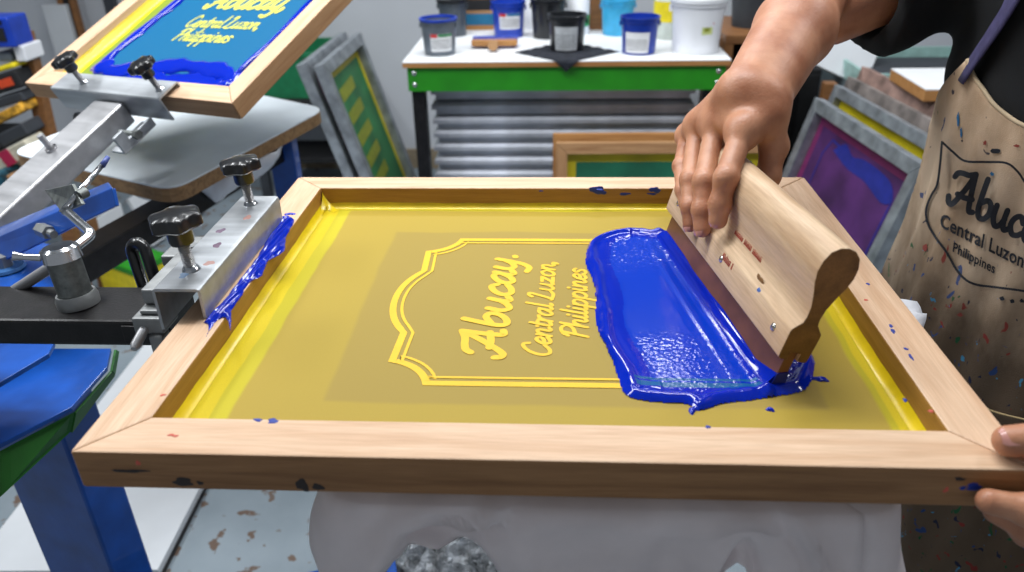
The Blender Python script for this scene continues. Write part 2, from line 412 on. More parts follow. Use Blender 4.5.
# ------------------------------------------------------------------ THE SCREEN ON THE PRESS
FW, FD, RW, FH, MZ = .66, .553, .0406, .0330, -.0268
FZ = 1.0
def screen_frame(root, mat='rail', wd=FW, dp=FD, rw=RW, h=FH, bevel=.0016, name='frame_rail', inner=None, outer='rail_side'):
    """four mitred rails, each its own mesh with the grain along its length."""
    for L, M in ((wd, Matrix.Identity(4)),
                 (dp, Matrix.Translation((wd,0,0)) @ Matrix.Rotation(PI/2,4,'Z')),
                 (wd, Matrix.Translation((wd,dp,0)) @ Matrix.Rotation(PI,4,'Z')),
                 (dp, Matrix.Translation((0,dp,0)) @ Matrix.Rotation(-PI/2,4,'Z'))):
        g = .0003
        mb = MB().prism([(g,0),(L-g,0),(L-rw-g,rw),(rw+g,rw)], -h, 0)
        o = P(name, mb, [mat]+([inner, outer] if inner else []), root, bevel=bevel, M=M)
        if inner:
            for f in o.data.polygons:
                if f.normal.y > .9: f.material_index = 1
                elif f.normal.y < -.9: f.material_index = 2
scr = T('printing_screen', 'large pale wooden screen printing frame with yellow mesh lying on the press under the squeegee', 'screen frame', (0,0,FZ))
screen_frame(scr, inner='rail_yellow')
mb = MB(); n = 2; mb.box(RW-.003, FW-RW+.003, RW-.003, FD-RW+.003, MZ-.0012, MZ)
P('screen_mesh', mb, 'screen', scr, 'yellow mesh with tan emulsion')
# lacquer fillet where mesh meets the rails
mb = MB(); q = RW
for (a, b) in (((q,q),(FW-q,q)), ((FW-q,q),(FW-q,FD-q)), ((FW-q,FD-q),(q,FD-q)), ((q,FD-q),(q,q))):
    A = Vector((*a,0)); B = Vector((*b,0)); d = (B-A).normalized(); nn = Vector((-d.y, d.x, 0)); K = 40; rows = []
    for i in range(K+1):
        c = A.lerp(B, i/K); hh = .0064+.0003*math.sin(i*1.7)+.0005*math.sin(i*.41); ww = .0075
        row = []
        for t in np.linspace(0, 1, 6): row.append(c + nn*(ww*t+.0002) + Vector((0,0,MZ + hh*(1-t)**2 + .0003)))
        rows.append(row)
    mb.grid(rows)
P('yellow_lacquer', mb, 'yellow_glue', scr, 'shiny yellow lacquer along the inner edge', smooth=True)
mb = MB() # pulled-up lacquer tip in the far left corner
c0 = Vector((RW+.0008, FD-RW-.0008, 0))
mb.grid([[c0+Vector((a*.022, 0, MZ+.0005+.021*max(0,(1-a))**2.4)), c0+Vector((a*.020+.002, -.0015-.003*a, MZ+.0004+.019*max(0,(1-a))**2.4)), c0+Vector((a*.016+.001, -.014*(.2+a), MZ+.0004))] for a in np.linspace(0,1,10)])
mb.grid([[c0+Vector((.001, -.03*a, MZ+.0005+.021*max(0,(1-a))**2.4)), c0+Vector((.006, -.03*a-.002, MZ+.0004+.006*(1-a)))] for a in np.linspace(0,1,10)])
P('lacquer_corner', mb, 'yellow_glue', scr, smooth=True)
# the printed design
dz = MZ+.0004
def bez(a, b, c, n=10): return [tuple((1-t)**2*np.array(a)+2*t*(1-t)*np.array(b)+t*t*np.array(c)) for t in np.linspace(0,1,n)]
def shield_half():
    # traced once on the mesh plane: lower-left half (y<.27), mirrored for the rest
    return [(.345,.1225),(.230,.1225)] + bez((.230,.1225),(.224,.150),(.194,.157)) + [(.194,.157),(.196,.206)] + bez((.196,.206),(.176,.232),(.176,.270))
def shield(off):
    h = shield_half(); cx, cy = .345, .270
    full = h + [(x, 2*cy-y) for x, y in h[::-1]]; full = [(x,y) for x,y in full]
    r = [(2*cx-x, y) for x, y in full[::-1]]
    pts = [np.array(p) for p in full+r]; c = np.array([cx, cy])
    out = []
    for p in pts:
        if out and np.linalg.norm(out[-1]-p) < 1e-5: continue
        out.append(p)
    # inset along normals
    n = len(out); res = []
    for i in range(n):
        t = out[(i+1)%n]-out[i-1]; t /= np.linalg.norm(t); nn = np.array([t[1], -t[0]])
        if nn @ (c-out[i]) < 0: nn = -nn
        res.append(out[i]+nn*off)
    return res
mb = MB()
def band(mb, a, b, f):
    n = len(a)
    for i in range(n): mb.face([f(*a[i]), f(*a[(i+1)%n]), f(*b[(i+1)%n]), f(*b[i])])
fm = lambda x, y: (x, y, dz)
for off, w_ in ((.0034, .0068), (.0122, .0030)):
    sp = shield(off); ribbon(mb, sp+[sp[0]], w_, fm)
def put_text(mb, s, org, eu, ev, size, width, f3, slant=.22, length=None):
    st, adv = text_strokes(s, slant)
    k = size if length is None else length/adv
    for i, q in enumerate(st):
        ribbon(mb, [(a*k, b*size) for a, b in q], width*size, lambda u, v, i=i: f3(org[0]+eu[0]*u+ev[0]*v, org[1]+eu[1]*u+ev[1]*v, (i%5)*.00004))
f3 = lambda x, y, e: (x, y, dz+e)
put_text(mb, 'Abucay.', (.2945,.168), (.02,1), (-1,.0), .0222, .32, f3, .20, .208)
put_text(mb, 'Central Luzon,', (.337,.168), (.02,1), (-1,.0), .0135, .29, f3, .20, .190)
put_text(mb, 'Philippines', (.3715,.200), (.02,1), (-1,.0), .0132, .29, f3, .20, .140)
P('printed_design', mb, 'design', scr, 'open yellow lettering and shield outline on the mesh', keep=True)
# paint marks on the rails
k = 0
W['dry_blue'] = plain('dry_blue', (20,52,150), .5); W['dry_red'] = plain('dry_red', (206,92,74), .6); W['dry_black'] = plain('dry_black', (44,36,34), .6)
class Spots:
    def __init__(s, name, mat, root, smooth=False): s.a = (name, mat, root, smooth)
def spot(S, *a_, **k_):
    m_ = MB(); blob(m_, *a_, **k_); P(S.a[0], m_, S.a[1], S.a[2], smooth=S.a[3])
mb = Spots('blue_paint_mark', 'dry_blue', scr); mr = Spots('red_paint_mark', 'dry_red', scr); mk = Spots('black_paint_mark', 'dry_black', scr)
def onrail(x, y, z=1.0): p = az(x, y, z); return (p[0], p[1], z-FZ+.0002)
for (x, y, r, st) in ((273,421,.003,1.5),(258,420,.002,1.8),(708,427,.0022,.8),(893,331,.0045,.4),(891,326,.003,.6),(911,357,.0045,.35),(906,349,.002,1),(868,284,.002,1),(600,189.5,.002,2),(905,400,.0022,.8)):
    spot(mb, onrail(x, y), r, .0004, st=st, seed=k); k += 1
for (x, y) in ((163,395),(171,435),(175,436),(931,411),(866,300)): spot(mr, onrail(x, y), .0016, .0003, st=1.5, seed=k); k += 1
ex, ey = (1,0,0), (0,0,1)
def onfar(x, y): p = ay(x, y, FD-RW); return (p[0], FD-RW-.0003, p[2]-FZ)
for (x, y, r, st) in ((597,190,.0045,2.4),(602,192,.0035,1.6),(625,194,.0016,5),(655,190,.0042,1.6),(652,194,.0016,3.5),(541,191,.0012,2)): spot(mb, onfar(x, y), r, .0004, ex=ex, ey=ey, st=st, seed=k); k += 1
def onfront(x, y): p = ay(x, y, 0); return (p[0], -.0001, p[2]-FZ)
for (x, y, r, st) in ((183,482,.0042,2.2),(200,483,.0025,1),(302,485,.0055,1.1),(318,487,.004,1.1),(130,471,.002,7),(960,479,.002,2)): spot(mk, onfront(x, y), r, .0003, ex=ex, ey=ey, st=st, seed=k); k += 1
for (x, y, r, st) in ((974,487,.0035,1.8),(963,488,.0018,1.6)): spot(mb, onfront(x, y), r, .0003, ex=ex, ey=ey, st=st, seed=k); k += 1
for (x, y) in ((946,490),(138,463)): spot(mr, onfront(x, y), .003, .0003, ex=ex, ey=ey, st=.6, seed=k); k += 1



# ------------------------------------------------------------------ INK
def inside_dist(poly, X, Y):
    """signed distance (inside positive) to polygon"""
    p = np.array(poly); d = np.full(X.shape, 1e9); ins = np.zeros(X.shape, bool); n = len(p)
    for i in range(n):
        a, b = p[i], p[(i+1)%n]; e = b-a; t = np.clip(((X-a[0])*e[0]+(Y-a[1])*e[1])/(e@e+1e-15), 0, 1)
        d = np.minimum(d, np.hypot(X-a[0]-e[0]*t, Y-a[1]-e[1]*t))
        c = ((a[1] > Y) != (b[1] > Y)) & (X < (b[0]-a[0])*(Y-a[1])/(b[1]-a[1]+1e-12)+a[0]); ins ^= c
    return np.where(ins, d, -d)
ZM = FZ+MZ
out_px = [(586,262),(587,246),(594,238),(610,232),(632,229),(652,231),(668,233),(684,242),(700,262),(745,318),(776,350),(795,357),(808,352),(813,362),(812,380),(806,391),(788,396),(760,400),(722,404),(700,410),(688,404),(660,402),(632,398),(622,388),(616,372),(606,350),(598,328),(595,300),(592,280)]
pol = crom([az(x, y, ZM)[:2] for x, y in out_px+[out_px[0]]], 4)
st = .0012; xs = np.arange(.365, .575, st); ys = np.arange(.085, .455, st); X, Y = np.meshgrid(xs, ys, indexing='ij')
D = inside_dist(pol, X, Y)
wv = .0009*np.sin(X*310+np.sin(Y*160)*2)+.0008*np.sin(Y*240+X*90)
D = D+wv*.22+.0012*np.sin(Y*55+X*20)
BA = az(668, 236, ZM); BB = az(775, 388, ZM)           # blade line on the mesh
e = (BB-BA)[:2]; e /= np.linalg.norm(e); nrm = np.array([-e[1], e[0]]); nrm = nrm if nrm[0] > 0 else -nrm
tb = (X-BA[0])*nrm[0]+(Y-BA[1])*nrm[1]                 # + is beyond the blade
sb = (X-BA[0])*e[0]+(Y-BA[1])*e[1]
H = .0010 + .0040*np.exp(-((D-.0075-.002*np.sin(Y*60))/.0050)**2)
H += .0030*np.exp(-((tb+.009)/.0045)**2)*(D > 0)
H += .0008*np.exp(-((tb+.030)/.002)**2)*np.exp(-((sb-.2)/.1)**2)
wideleft = np.exp(-((D-.018)/.008)**2)*(X < .43)*(Y > .12); H += .0016*wideleft
H += .0003*np.sin(tb*420+np.sin(sb*12)*1.2)*np.exp(-((tb+.02)/.02)**2)
H *= np.clip(D/.0028, 0, 1)**.5
H += .00018*rng.standard_normal(H.shape)*(H < .0022)*(D > .012)*np.clip((np.sin(sb*25+1)+.4), 0, 1)
idx = -np.ones(X.shape, int); keepv = D > -.0004; idx[keepv] = np.arange(keepv.sum())
V = np.stack([X[keepv], Y[keepv], ZM+.0003+np.clip(H[keepv], 0, 1)], 1)
a, b, c, d = idx[:-1,:-1], idx[1:,:-1], idx[1:,1:], idx[:-1,1:]; ok = (a >= 0)&(b >= 0)&(c >= 0)&(d >= 0)
F = np.stack([a[ok], b[ok], c[ok], d[ok]], 1)
W['ink_teal'] = mk_ink('teal_streak', (0,84,140), .25)
o = P('ink_pool', (V.tolist(), [], F.tolist()), ['ink', 'ink_thin', 'ink_teal'], smooth=True)
tag(o, 'thick glossy pool of blue ink spread on the yellow mesh in front of the squeegee', 'ink')
thin = (D > .026) & (tb < -.016)
tf = thin[:-1,:-1][ok]
tl = (((Y > .123) & (Y < .1295)) | ((Y > .1325) & (Y < .1355)))[:-1,:-1][ok] & ((D > .012) & (tb < -.012))[:-1,:-1][ok]
o.data.polygons.foreach_set('material_index', np.where(tl, 2, tf.astype(int)).tolist())
o.data.update()
mb = Spots('ink_splash', 'ink', o, True)
for (x, y, r, s1) in ((692,411,.004,.8),(697,408,.005,.7),(770,410,.0026,1.2),(818,379,.0022,3.2),(823,381,.0015,3)): spot(mb, tuple(az(x,y,ZM)[:2])+(ZM+.0004,), r, .0018, st=s1, seed=k); k += 1
# ink smeared along the left rail beside the clamp
rl = crom([az(x, y, FZ)[:2] for x, y in ((204,323),(210,314),(222,303),(240,280),(258,256),(272,232),(285,217),(297,211),(294,222),(286,238),(284,252),(268,262),(262,276),(248,284),(240,300),(232,310),(231,333),(226,318),(214,324),(206,338),(209,326),(204,323))], 3)
xs = np.arange(.0, .06, .0008); ys = np.arange(.10, .41, .0008); X, Y = np.meshgrid(xs, ys, indexing='ij'); D = inside_dist(rl, X, Y)+.0003*np.sin(Y*300+X*200)
H = np.clip(D/.006, 0, 1)**.6*(.0034+.0010*np.sin(X*620-Y*60+np.sin(Y*40)*1.2)+.0007*np.sin(X*1300-Y*120+np.sin(Y*70)))
kv = D > -.0003; idx = -np.ones(X.shape, int); idx[kv] = np.arange(kv.sum())
V = np.stack([X[kv], Y[kv], FZ+.0002+H[kv]], 1); a, b, c, d = idx[:-1,:-1], idx[1:,:-1], idx[1:,1:], idx[:-1,1:]; ok = (a >= 0)&(b >= 0)&(c >= 0)&(d >= 0)
o = P('ink_smear', (V.tolist(), [], np.stack([a[ok], b[ok], c[ok], d[ok]], 1).tolist()), 'ink', smooth=True)
tag(o, 'streaky smear of blue ink along the left rail beside the steel clamp', 'ink')
mb = Spots('ink_splash', 'ink', o, True)
for (x, y, r, s1) in ((290,214,.004,1.6),(286,217,.003,2)): spot(mb, tuple(az(x,y,FZ)[:2])+(FZ+.0002,), r, .001, st=s1, seed=k); k += 1
# ------------------------------------------------------------------ SQUEEGEE  (local: X along the length from the far end, Y normal away from camera, Z up the handle)
Pf, Pn = BA, BB
A3 = (Pn-Pf)/np.linalg.norm(Pn-Pf); N3 = np.array([-A3[1], A3[0], 0]); N3 = N3 if N3[0] > 0 else -N3
TH = math.radians(73.07); d3 = math.cos(TH)*N3+math.sin(TH)*np.array([0,0,1.]); n3 = math.sin(TH)*N3-math.cos(TH)*np.array([0,0,1.])
SQL = float(np.linalg.norm(Pn-Pf))
zl = d3; xl = A3; yl = np.cross(zl, xl); sgn = 1 if yl@n3 > 0 else -1   # right handed frame
if sgn < 0: xl = -A3; org = Pn; yl = np.cross(zl, xl)
else: org = Pf
SM = Matrix([[xl[0],yl[0],zl[0],org[0]],[xl[1],yl[1],zl[1],org[1]],[xl[2],yl[2],zl[2],org[2]+.0012],[0,0,0,1]])
sq = T('squeegee', 'wooden handled squeegee with brown rubber blade standing in the blue ink pool', 'squeegee', M=SM)
prof = [(-.0132,.030),(-.0134,.034),(-.0138,.054),(-.0132,.0565),(-.0070,.0635),(-.0060,.069),(-.0068,.078),(-.0102,.089),(-.0142,.099),(-.0162,.108),(-.0156,.117),(-.0126,.125),(-.0066,.1298),(0,.1312)]
full = prof + [(-a, b) for a, b in prof[::-1][1:]]
full = full + [(.0105,.0285),(.0045,.0285),(.0045,.036),(-.0045,.036),(-.0045,.0285),(-.0105,.0285)]
ov = .004
mb = MB().prism(full, -ov, SQL+ov, 'x')
o = P('handle', mb, ['handle', 'handle_end'], sq, bevel=.0007, seg=2, smooth=35)
for f in o.data.polygons:
    if abs(f.normal.x) > .9: f.material_index = 1
mb = MB().prism([(-.0042,.0),(.0042,.0),(.0044,.0355),(-.0044,.0355)], 0, SQL, 'x')
P('rubber_blade', mb, 'rubber', sq, bevel=.0005)
NE = 0 if sgn < 0 else SQL
def sx(s): return (SQL-s) if sgn < 0 else s      # s measured from the far end
mb = MB()  # ink clinging to the blade foot
rows = []
for i in range(61):
    s = SQL*i/60; hh = .0035+.0010*math.sin(s*40)+.0003*math.sin(s*110)+.008*max(0,(s/SQL-.88)/.12)
    rows.append([(sx(s), -.0120-.0006*math.sin(s*40), .0002), (sx(s), -.0085, .0028), (sx(s), -.0050, hh), (sx(s), -.0043, hh+.0015)])
mb.grid(rows)
P('ink_on_blade', mb, 'ink', sq, 'blue ink along the blade foot', smooth=True)
mb = MB(); s = 1 if sgn > 0 else -1
mb.prism([(-.0062,.0),(.0075,.0),(.0052,.010),(.0046,.016),(-.0048,.013),(-.0056,.006)], NE-.001*s, NE+.0015*s, 'x')
P('ink_blade_end', mb, 'ink_dark', sq, 'dark blue ink on the blade end')
def sq_hit(px, py, t):
    """point on the plane parallel to the handle's broad face, t behind its middle (negative is the camera side)."""
    dd = ray(px, py); return CP + dd*((Pf-CP)@n3+t)/(dd@n3)
def sq_loc(p): q = np.asarray(p)-np.array(org); return Vector((q@xl, q@yl, q@zl))
for (x, y) in ((678,204),(721,260),(773,328)):
    q = sq_loc(sq_hit(x, y, -.0137))
    MM = Matrix.Translation((q.x, -.0137, q.z)) @ Matrix.Rotation(PI/2, 4, 'X')
    P('screw', MB().lathe([(.0001,.0016),(.0016,.0015),(.0030,.0008),(.0036,0),(.0036,-.001)], 20), 'screw', sq, M=MM, smooth=True)
# red stamp: two short lines of worn, unreadable print
mb = MB(); c0 = sq_loc(sq_hit(731,226,-.0132)); c1 = sq_loc(sq_hit(757,248,-.0132)); q = random.Random(3)
for row, (n, up) in enumerate(((22, 0), (9, -.0085))):
    for i in range(n):
        if i in (7, 14) : continue
        t = i/22*.064 + (.010 if row else 0); h = q.uniform(.0040, .0056) if row == 0 else q.uniform(.0045,.0065)
        bx = c0.x + (t if sgn > 0 else -t); bz = .0705 if row == 0 else .0470
        yv = -.0066 if row == 0 else -.0140
        for w in (0, .0014): mb.box(bx+w, bx+w+.0006, yv, yv+.0006, bz, bz+h)
        if q.random() < .6: mb.box(bx, bx+.0019, yv, yv+.0006, bz+h*q.random(), bz+h*.5+.0005)
P('maker_stamp', mb, 'stamp_red', sq, 'faded red stamped print on the handle')
mb = MB(); q0 = sq_loc(sq_hit(761,280,-.0132)); blob(mb, (q0.x+.004, -.0135, .055), .0032, .0003, ex=(1,0,0), ey=(0,0,1), seed=3)
P('blue_spot', mb, plain('spot_blue', (70,110,180), .6), sq, 'small faded blue ink spot')
mb = MB(); blob(mb, (sx(SQL*.76), -.00995, .0610), .0036, .0002, ex=(1,0,0), ey=(0,0,1), st=1.8, seed=8); P('wood_knot', mb, 'handle_end', sq, 'dark knot in the wood')
# ------------------------------------------------------------------ CLAMP HOLDING THE SCREEN
def knob_parts(root, M, s=1.0, bolt=.045):
    """six-lobed star knob on a threaded bolt; M puts the bolt foot at its origin, Z up."""
    prof = []; mbk = MB(); rings = []
    for (r, z) in ((.0001,.058),(.012,.0582),(.0205,.0565),(.0225,.054),(.0225,.0455),(.0205,.0435),(.011,.043)):
        R = []
        for k2 in range(72):
            a = 2*PI*k2/72; w = 1+(.10*math.cos(6*a) if r > .015 else 0); R.append((M @ Vector((r*w*s*math.cos(a), r*w*s*math.sin(a), z*s))))
        rings.append(R)
    vs = [[mbk.bm.verts.new(p) for p in R] for R in rings]
    for A_, B_ in zip(vs, vs[1:]):
        for k2 in range(72): mbk.bm.faces.new([A_[k2], A_[(k2+1)%72], B_[(k2+1)%72], B_[k2]])
    mbk.lathe([(.0115*s,.044*s),(.0115*s,.030*s),(.0105*s,.0275*s),(.0001,.0275*s)], 24, M)
    P('knob', mbk, 'black_plastic', root, smooth=40)
    th = [(.0001, -.004)]
    z = -.004
    while z < .028*s: th += [(.0058*s, z), (.0046*s, z+.001)]; z += .0020
    th += [(.0001, z)]
    P('threaded_bolt', MB().lathe(th, 16, M), 'steel', root)
    P('washer', MB().lathe([(.0001,.0045*s),(.0055*s,.0045*s),(.0072*s,.003*s),(.0088*s,0),(.0001,0)], 20, M), 'chrome', root, smooth=40)
cl = T('screen_clamp', 'galvanised channel clamp with two black star knobs on the left rail of the large screen', 'clamp', (0,.296,FZ))
t = .0028; x0, x1, y0, y1, zt = -.0205, .0245, -.112, .112, .0305
chan = [(x0,-.012),(x0,zt-.004),(x0+.0012,zt-.0012),(x0+.004,zt),(x1-.004,zt),(x1-.0012,zt-.0012),(x1,zt-.004),(x1,.0006),(x1-t,.0006),(x1-t,zt-t),(x0+t,zt-t),(x0+t,-.012)]
P('channel', MB().prism(chan, y0, y1, 'y'), 'galv', cl, smooth=35)
for (yy, xx, s) in ((-.073, .0, 1.0), (.088, .0, .92)):
    knob_parts(cl, Matrix.Translation((xx, yy, zt)) @ Matrix.Rotation(math.radians(-4), 4, 'Y'), s)
for i_, (sx_, sy_, nm_, rgb_) in enumerate(((.004,-.02,'plum_stain',(96,70,92)), (-.006,.015,'plum_stain',(104,84,104)), (.010,.05,'rust_stain',(150,112,104)), (-.002,-.085,'sky_stain',(120,146,178)), (.012,-.060,'rust_stain',(160,124,116)))):
    m_ = MB(); blob(m_, (sx_, sy_, zt+.0003), .0055, .00015, st=.8, seed=40+i_); P(nm_, m_, plain(nm_, rgb_, .5), cl)
P('stud', MB().tube([(-.019,-.03,zt+.01),(-.0235,-.03,zt+.03),(-.022,-.03,zt+.036)], .0035, 12), 'steel', cl, smooth=True)
# hinge casting left of the channel
hg = T('hinge_block', 'grey cast metal hinge block between the black arm and the steel channel clamp', 'hinge', (0,.25,FZ))
P('block', MB().box(-.044,-.0215,-.045,.075,.002,.018).box(-.060,-.0215,.030,.062,.004,.016), 'cast', hg, bevel=.002)
P('block_foot', MB().box(-.050,-.0215,-.062,-.030,-.020,-.003).box(-.044,-.0225,-.056,-.036,-.003,.002), 'cast', hg, bevel=.002)
P('block_jaw', MB().box(-.036,-.0225,-.066,-.050,-.040,-.020), 'cast', hg, bevel=.002)
P('pin', MB().tube([(-.040,-.052,-.012),(-.042,-.078,-.022),(-.042,-.082,-.0235)], [.0045,.0048,.003], 14), 'steel', hg, smooth=40)
P('nut', MB().lathe([(.0001,.006),(.0065,.006),(.0065,0),(.0001,0)], 6, Matrix.Translation((-.032,.045,.016))), 'cast', hg)
# black loop handle
lb, lt = ay(150,285,.29), ay(136,243,.30)
lp = T('loop_handle', 'black oval loop handle standing behind the hinge block', 'handle', tuple(lb))
mb = MB(); pts = []; up_ = Vector(lt-lb); hL = up_.length; up_.normalize(); sd_ = Vector((.92,-.25,.25)); sd_ = (sd_-up_*sd_.dot(up_)).normalized()
for i in range(40):
    a = 2*PI*i/40; pts.append(up_*((hL-.010) if math.sin(a) >= 0 else .0)+up_*(.010*math.sin(a))+sd_*(.0095*math.cos(a)))
mb.tube(pts, .0062, 10, closed=True)
P('loop', mb, 'black_plastic', lp, smooth=True)
# ------------------------------------------------------------------ PRESS ARM AND BODY
arm = T('press_arm', 'thick black steel press arm crossing behind the hinge block at the left', 'arm', (-.35,.2385,.985))
P('arm_tube', MB().box(-.45, .320, -.036, .034, -.028, 0), 'black_metal', arm, bevel=.003)
P('arm_bracket', MB().box(.28,.328,-.0385,-.036,-.024,-.004), 'black_metal', arm, bevel=.0008)
ps = T('pivot_post', 'weathered cylindrical steel post with a capped top standing on the black press arm', 'post', (-.129,.236,.985))
tiltM = Matrix.Rotation(math.radians(-5), 4, 'Y') @ Matrix.Rotation(math.radians(-4), 4, 'X')
P('post_body', MB().lathe([(.0001,0),(.0155,0),(.0155,.048),(.0001,.048)], 28, tiltM), 'pipe', ps, smooth=40)
P('post_collar', MB().lathe([(.0165,-.001),(.0195,-.001),(.0198,.007),(.0180,.012),(.0160,.012)], 28, tiltM), 'cast', ps, smooth=30)
P('post_cap', MB().lathe([(.0001,.062),(.014,.0615),(.0175,.059),(.0178,.053),(.0182,.048),(.0001,.048)], 28, tiltM), 'chrome', ps, smooth=30)
P('set_screw', MB().tube([(-.020,-.004,.052),(-.034,-.008,.055),(-.042,-.010,.057)], [.0035,.003,.0048], 12), 'chrome', ps, smooth=40)
rd = T('pivot_rod', 'bent chrome rod passing through the capped post', 'rod', (-.13,.26,1.03))
R0 = np.array([-.13,.26,1.03])
def rel(p): return tuple(np.asarray(p)-R0)
rp = [ay(-30,318,.28), ay(0,300,.275), ay(56,264,.262)]
P('long_rod', MB().tube([rel(q) for q in rp], .0058, 16), 'steel', rd, smooth=40)
bend = crom([ay(70,251,.255), ay(82,242,.27), ay(89,236,.28), ay(89.5,232,.285), ay(82,225,.30), ay(66,211,.33)], 5)
P('bent_rod', MB().tube([rel(q) for q in bend], .0050, 16), 'chrome', rd, smooth=True)
# second arm, carrying the raised screen.  frame of screen 2:
T2 = Vector((-.6697,1.0267,1.0145)); Q2 = np.array(_Rz(-.4314) @ _Rx(.4196))
cyl, syl = math.cos(-.0448), math.sin(-.0448); Q2 = Q2 @ np.array([[cyl,0,syl],[0,1,0],[-syl,0,cyl]])
M2 = Matrix([list(Q2[0])+[T2[0]], list(Q2[1])+[T2[1]], list(Q2[2])+[T2[2]], [0,0,0,1]])
s2 = T('printing_screen', 'tilted pale wooden screen with blue inked mesh raised at the upper left', 'screen frame', M=M2)
S2W, S2D = .553, .66
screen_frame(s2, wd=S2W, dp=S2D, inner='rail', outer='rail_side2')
P('screen_mesh', MB().box(RW-.003, S2W-RW+.003, RW-.003, S2D-RW+.003, MZ-.0012, MZ), 'screen2', s2, 'mesh flooded with teal blue ink')
mb = MB(); 
for (a, b) in (((RW,RW),(RW,S2D-RW)), ((S2W-RW,RW),(S2W-RW,S2D-RW))):
    sg = 1 if a[0] < .2 else -1
    mb.grid([[(a[0]+sg*.0002, y, MZ+.014), (a[0]+sg*.004, y, MZ+.004+.002*math.sin(y*40)), (a[0]+sg*.018, y, MZ+.0004)] for y in np.linspace(a[1], b[1], 30)])
P('yellow_lacquer', mb, 'yellow_glue', s2, smooth=True)
mb = MB(); g3 = lambda x, y, e: (x, y, MZ+.0006+e)
put_text(mb, 'Abucay,', (.205,.300), (1,0), (0,1), .036, .27, g3, .20, .215)
put_text(mb, 'Central Luzon,', (.205,.235), (1,0), (0,1), .0205, .21, g3, .20, .198)
put_text(mb, 'Philippines', (.212,.190), (1,0), (0,1), .0205, .21, g3, .20, .150)
P('printed_design', mb, 'design2', s2, 'pale yellow lettering on the mesh', keep=True)
# ink along the borders of screen 2
def ridge(mb, pts, r, h, f):
    pts = crom(pts, 6); n = len(pts); rows = []
    for i, p in enumerate(pts):
        t = np.array(pts[min(i+1,n-1)])-np.array(pts[max(i-1,0)]); t /= np.linalg.norm(t); nn = np.array([-t[1], t[0]]); rr = r*(1+.25*math.sin(i*.9)+.15*math.sin(i*2.3))
        if i in (0, n-1): rr *= .3
        rows.append([tuple(f(*(p+nn*rr*math.cos(a)), h*math.sin(a)*(.25 if i in (0, n-1) else 1))) for a in np.linspace(0, PI, 9)])
    mb.grid(rows)
mb = MB(); f4 = lambda x, y, e: (x, y, MZ+.0006+e)
ridge(mb, [(.100,.075),(.096,.16),(.104,.25),(.110,.33),(.112,.45),(.112,.58)], .012, .006, f4)
ridge(mb, [(.470,.060),(.462,.12),(.470,.20),(.468,.32),(.466,.45),(.466,.6)], .006, .006, f4)
ridge(mb, [(.085,.108),(.14,.085),(.22,.100),(.32,.115),(.42,.105),(.478,.080)], .020, .006, f4)
ridge(mb, [(.20,.070),(.32,.066),(.42,.066),(.45,.060)], .028, .005, f4)
ridge(mb, [(.37,.056),(.40,.052),(.44,.058),(.475,.078)], .010, .008, f4)
o = P('ink_pool', mb, 'ink', smooth=True, M=M2.copy()); o.matrix_world = M2
tag(o, 'thick blue ink ridges along the lower edge of the raised tilted screen', 'ink')
cl2 = T('screen_clamp', 'dull steel channel clamp with two black knobs gripping the bottom rail of the raised screen', 'clamp', M=M2 @ Matrix.Translation((.262,0,0)))
t = .003; a0, a1 = -.019, .030
chan = [(a0,-.034),(a0,zt-.022),(a0+.002,zt-.020),(a1-.002,zt-.020),(a1,zt-.022),(a1,.0006),(a1-t,.0006),(a1-t,zt-.023),(a0+t,zt-.023),(a0+t,-.034)]
P('channel', MB().prism([(p, q) for p, q in chan], -.148, .146, 'x'), 'galv', cl2, smooth=35)
for xx in (-.075, .128):
    knob_parts(cl2, Matrix.Translation((xx, .004, zt-.020)) @ Matrix.Rotation(math.radians(-6), 4, 'Y'), .95)
P('side_lug', MB().prism([(-.100,-.042),(-.022,-.042),(-.022,-.030),(-.078,-.030),(-.078,-.012),(-.100,-.012)], .090, .096, 'x').box(.060,.096,-.100,-.022,-.046,-.042), 'galv', cl2, bevel=.0008)
P('lug_bolt', MB().tube([(.060,-.066,-.030),(.105,-.066,-.030)], .0048, 10).tube([(.100,-.066,-.030),(.108,-.066,-.030)], .0085, 6), 'pipe', cl2)
ar2 = T('lift_arm', 'long square steel lift arm running from the raised screen clamp down to the left', 'arm', M=M2 @ Matrix.Translation((.272,-.020,-.004)))
P('arm_tube', MB().box(-.042,.034,-.50,-.001,-.040,0), 'steel', ar2, bevel=.004, seg=3)
P('arm_bolt', MB().tube([(-.012,-.13,0),(-.012,-.13,.030)], .0055, 12).lathe([(.010,.004),(.010,0)], 16, Matrix.Translation((-.012,-.13,0))), 'steel', ar2, smooth=40)
P('wing_nut', MB().tube([(-.075,-.03,-.02),(-.060,-.032,-.018),(-.043,-.034,-.016)], [.010,.006,.004], 10), 'black_plastic', ar2, smooth=True)
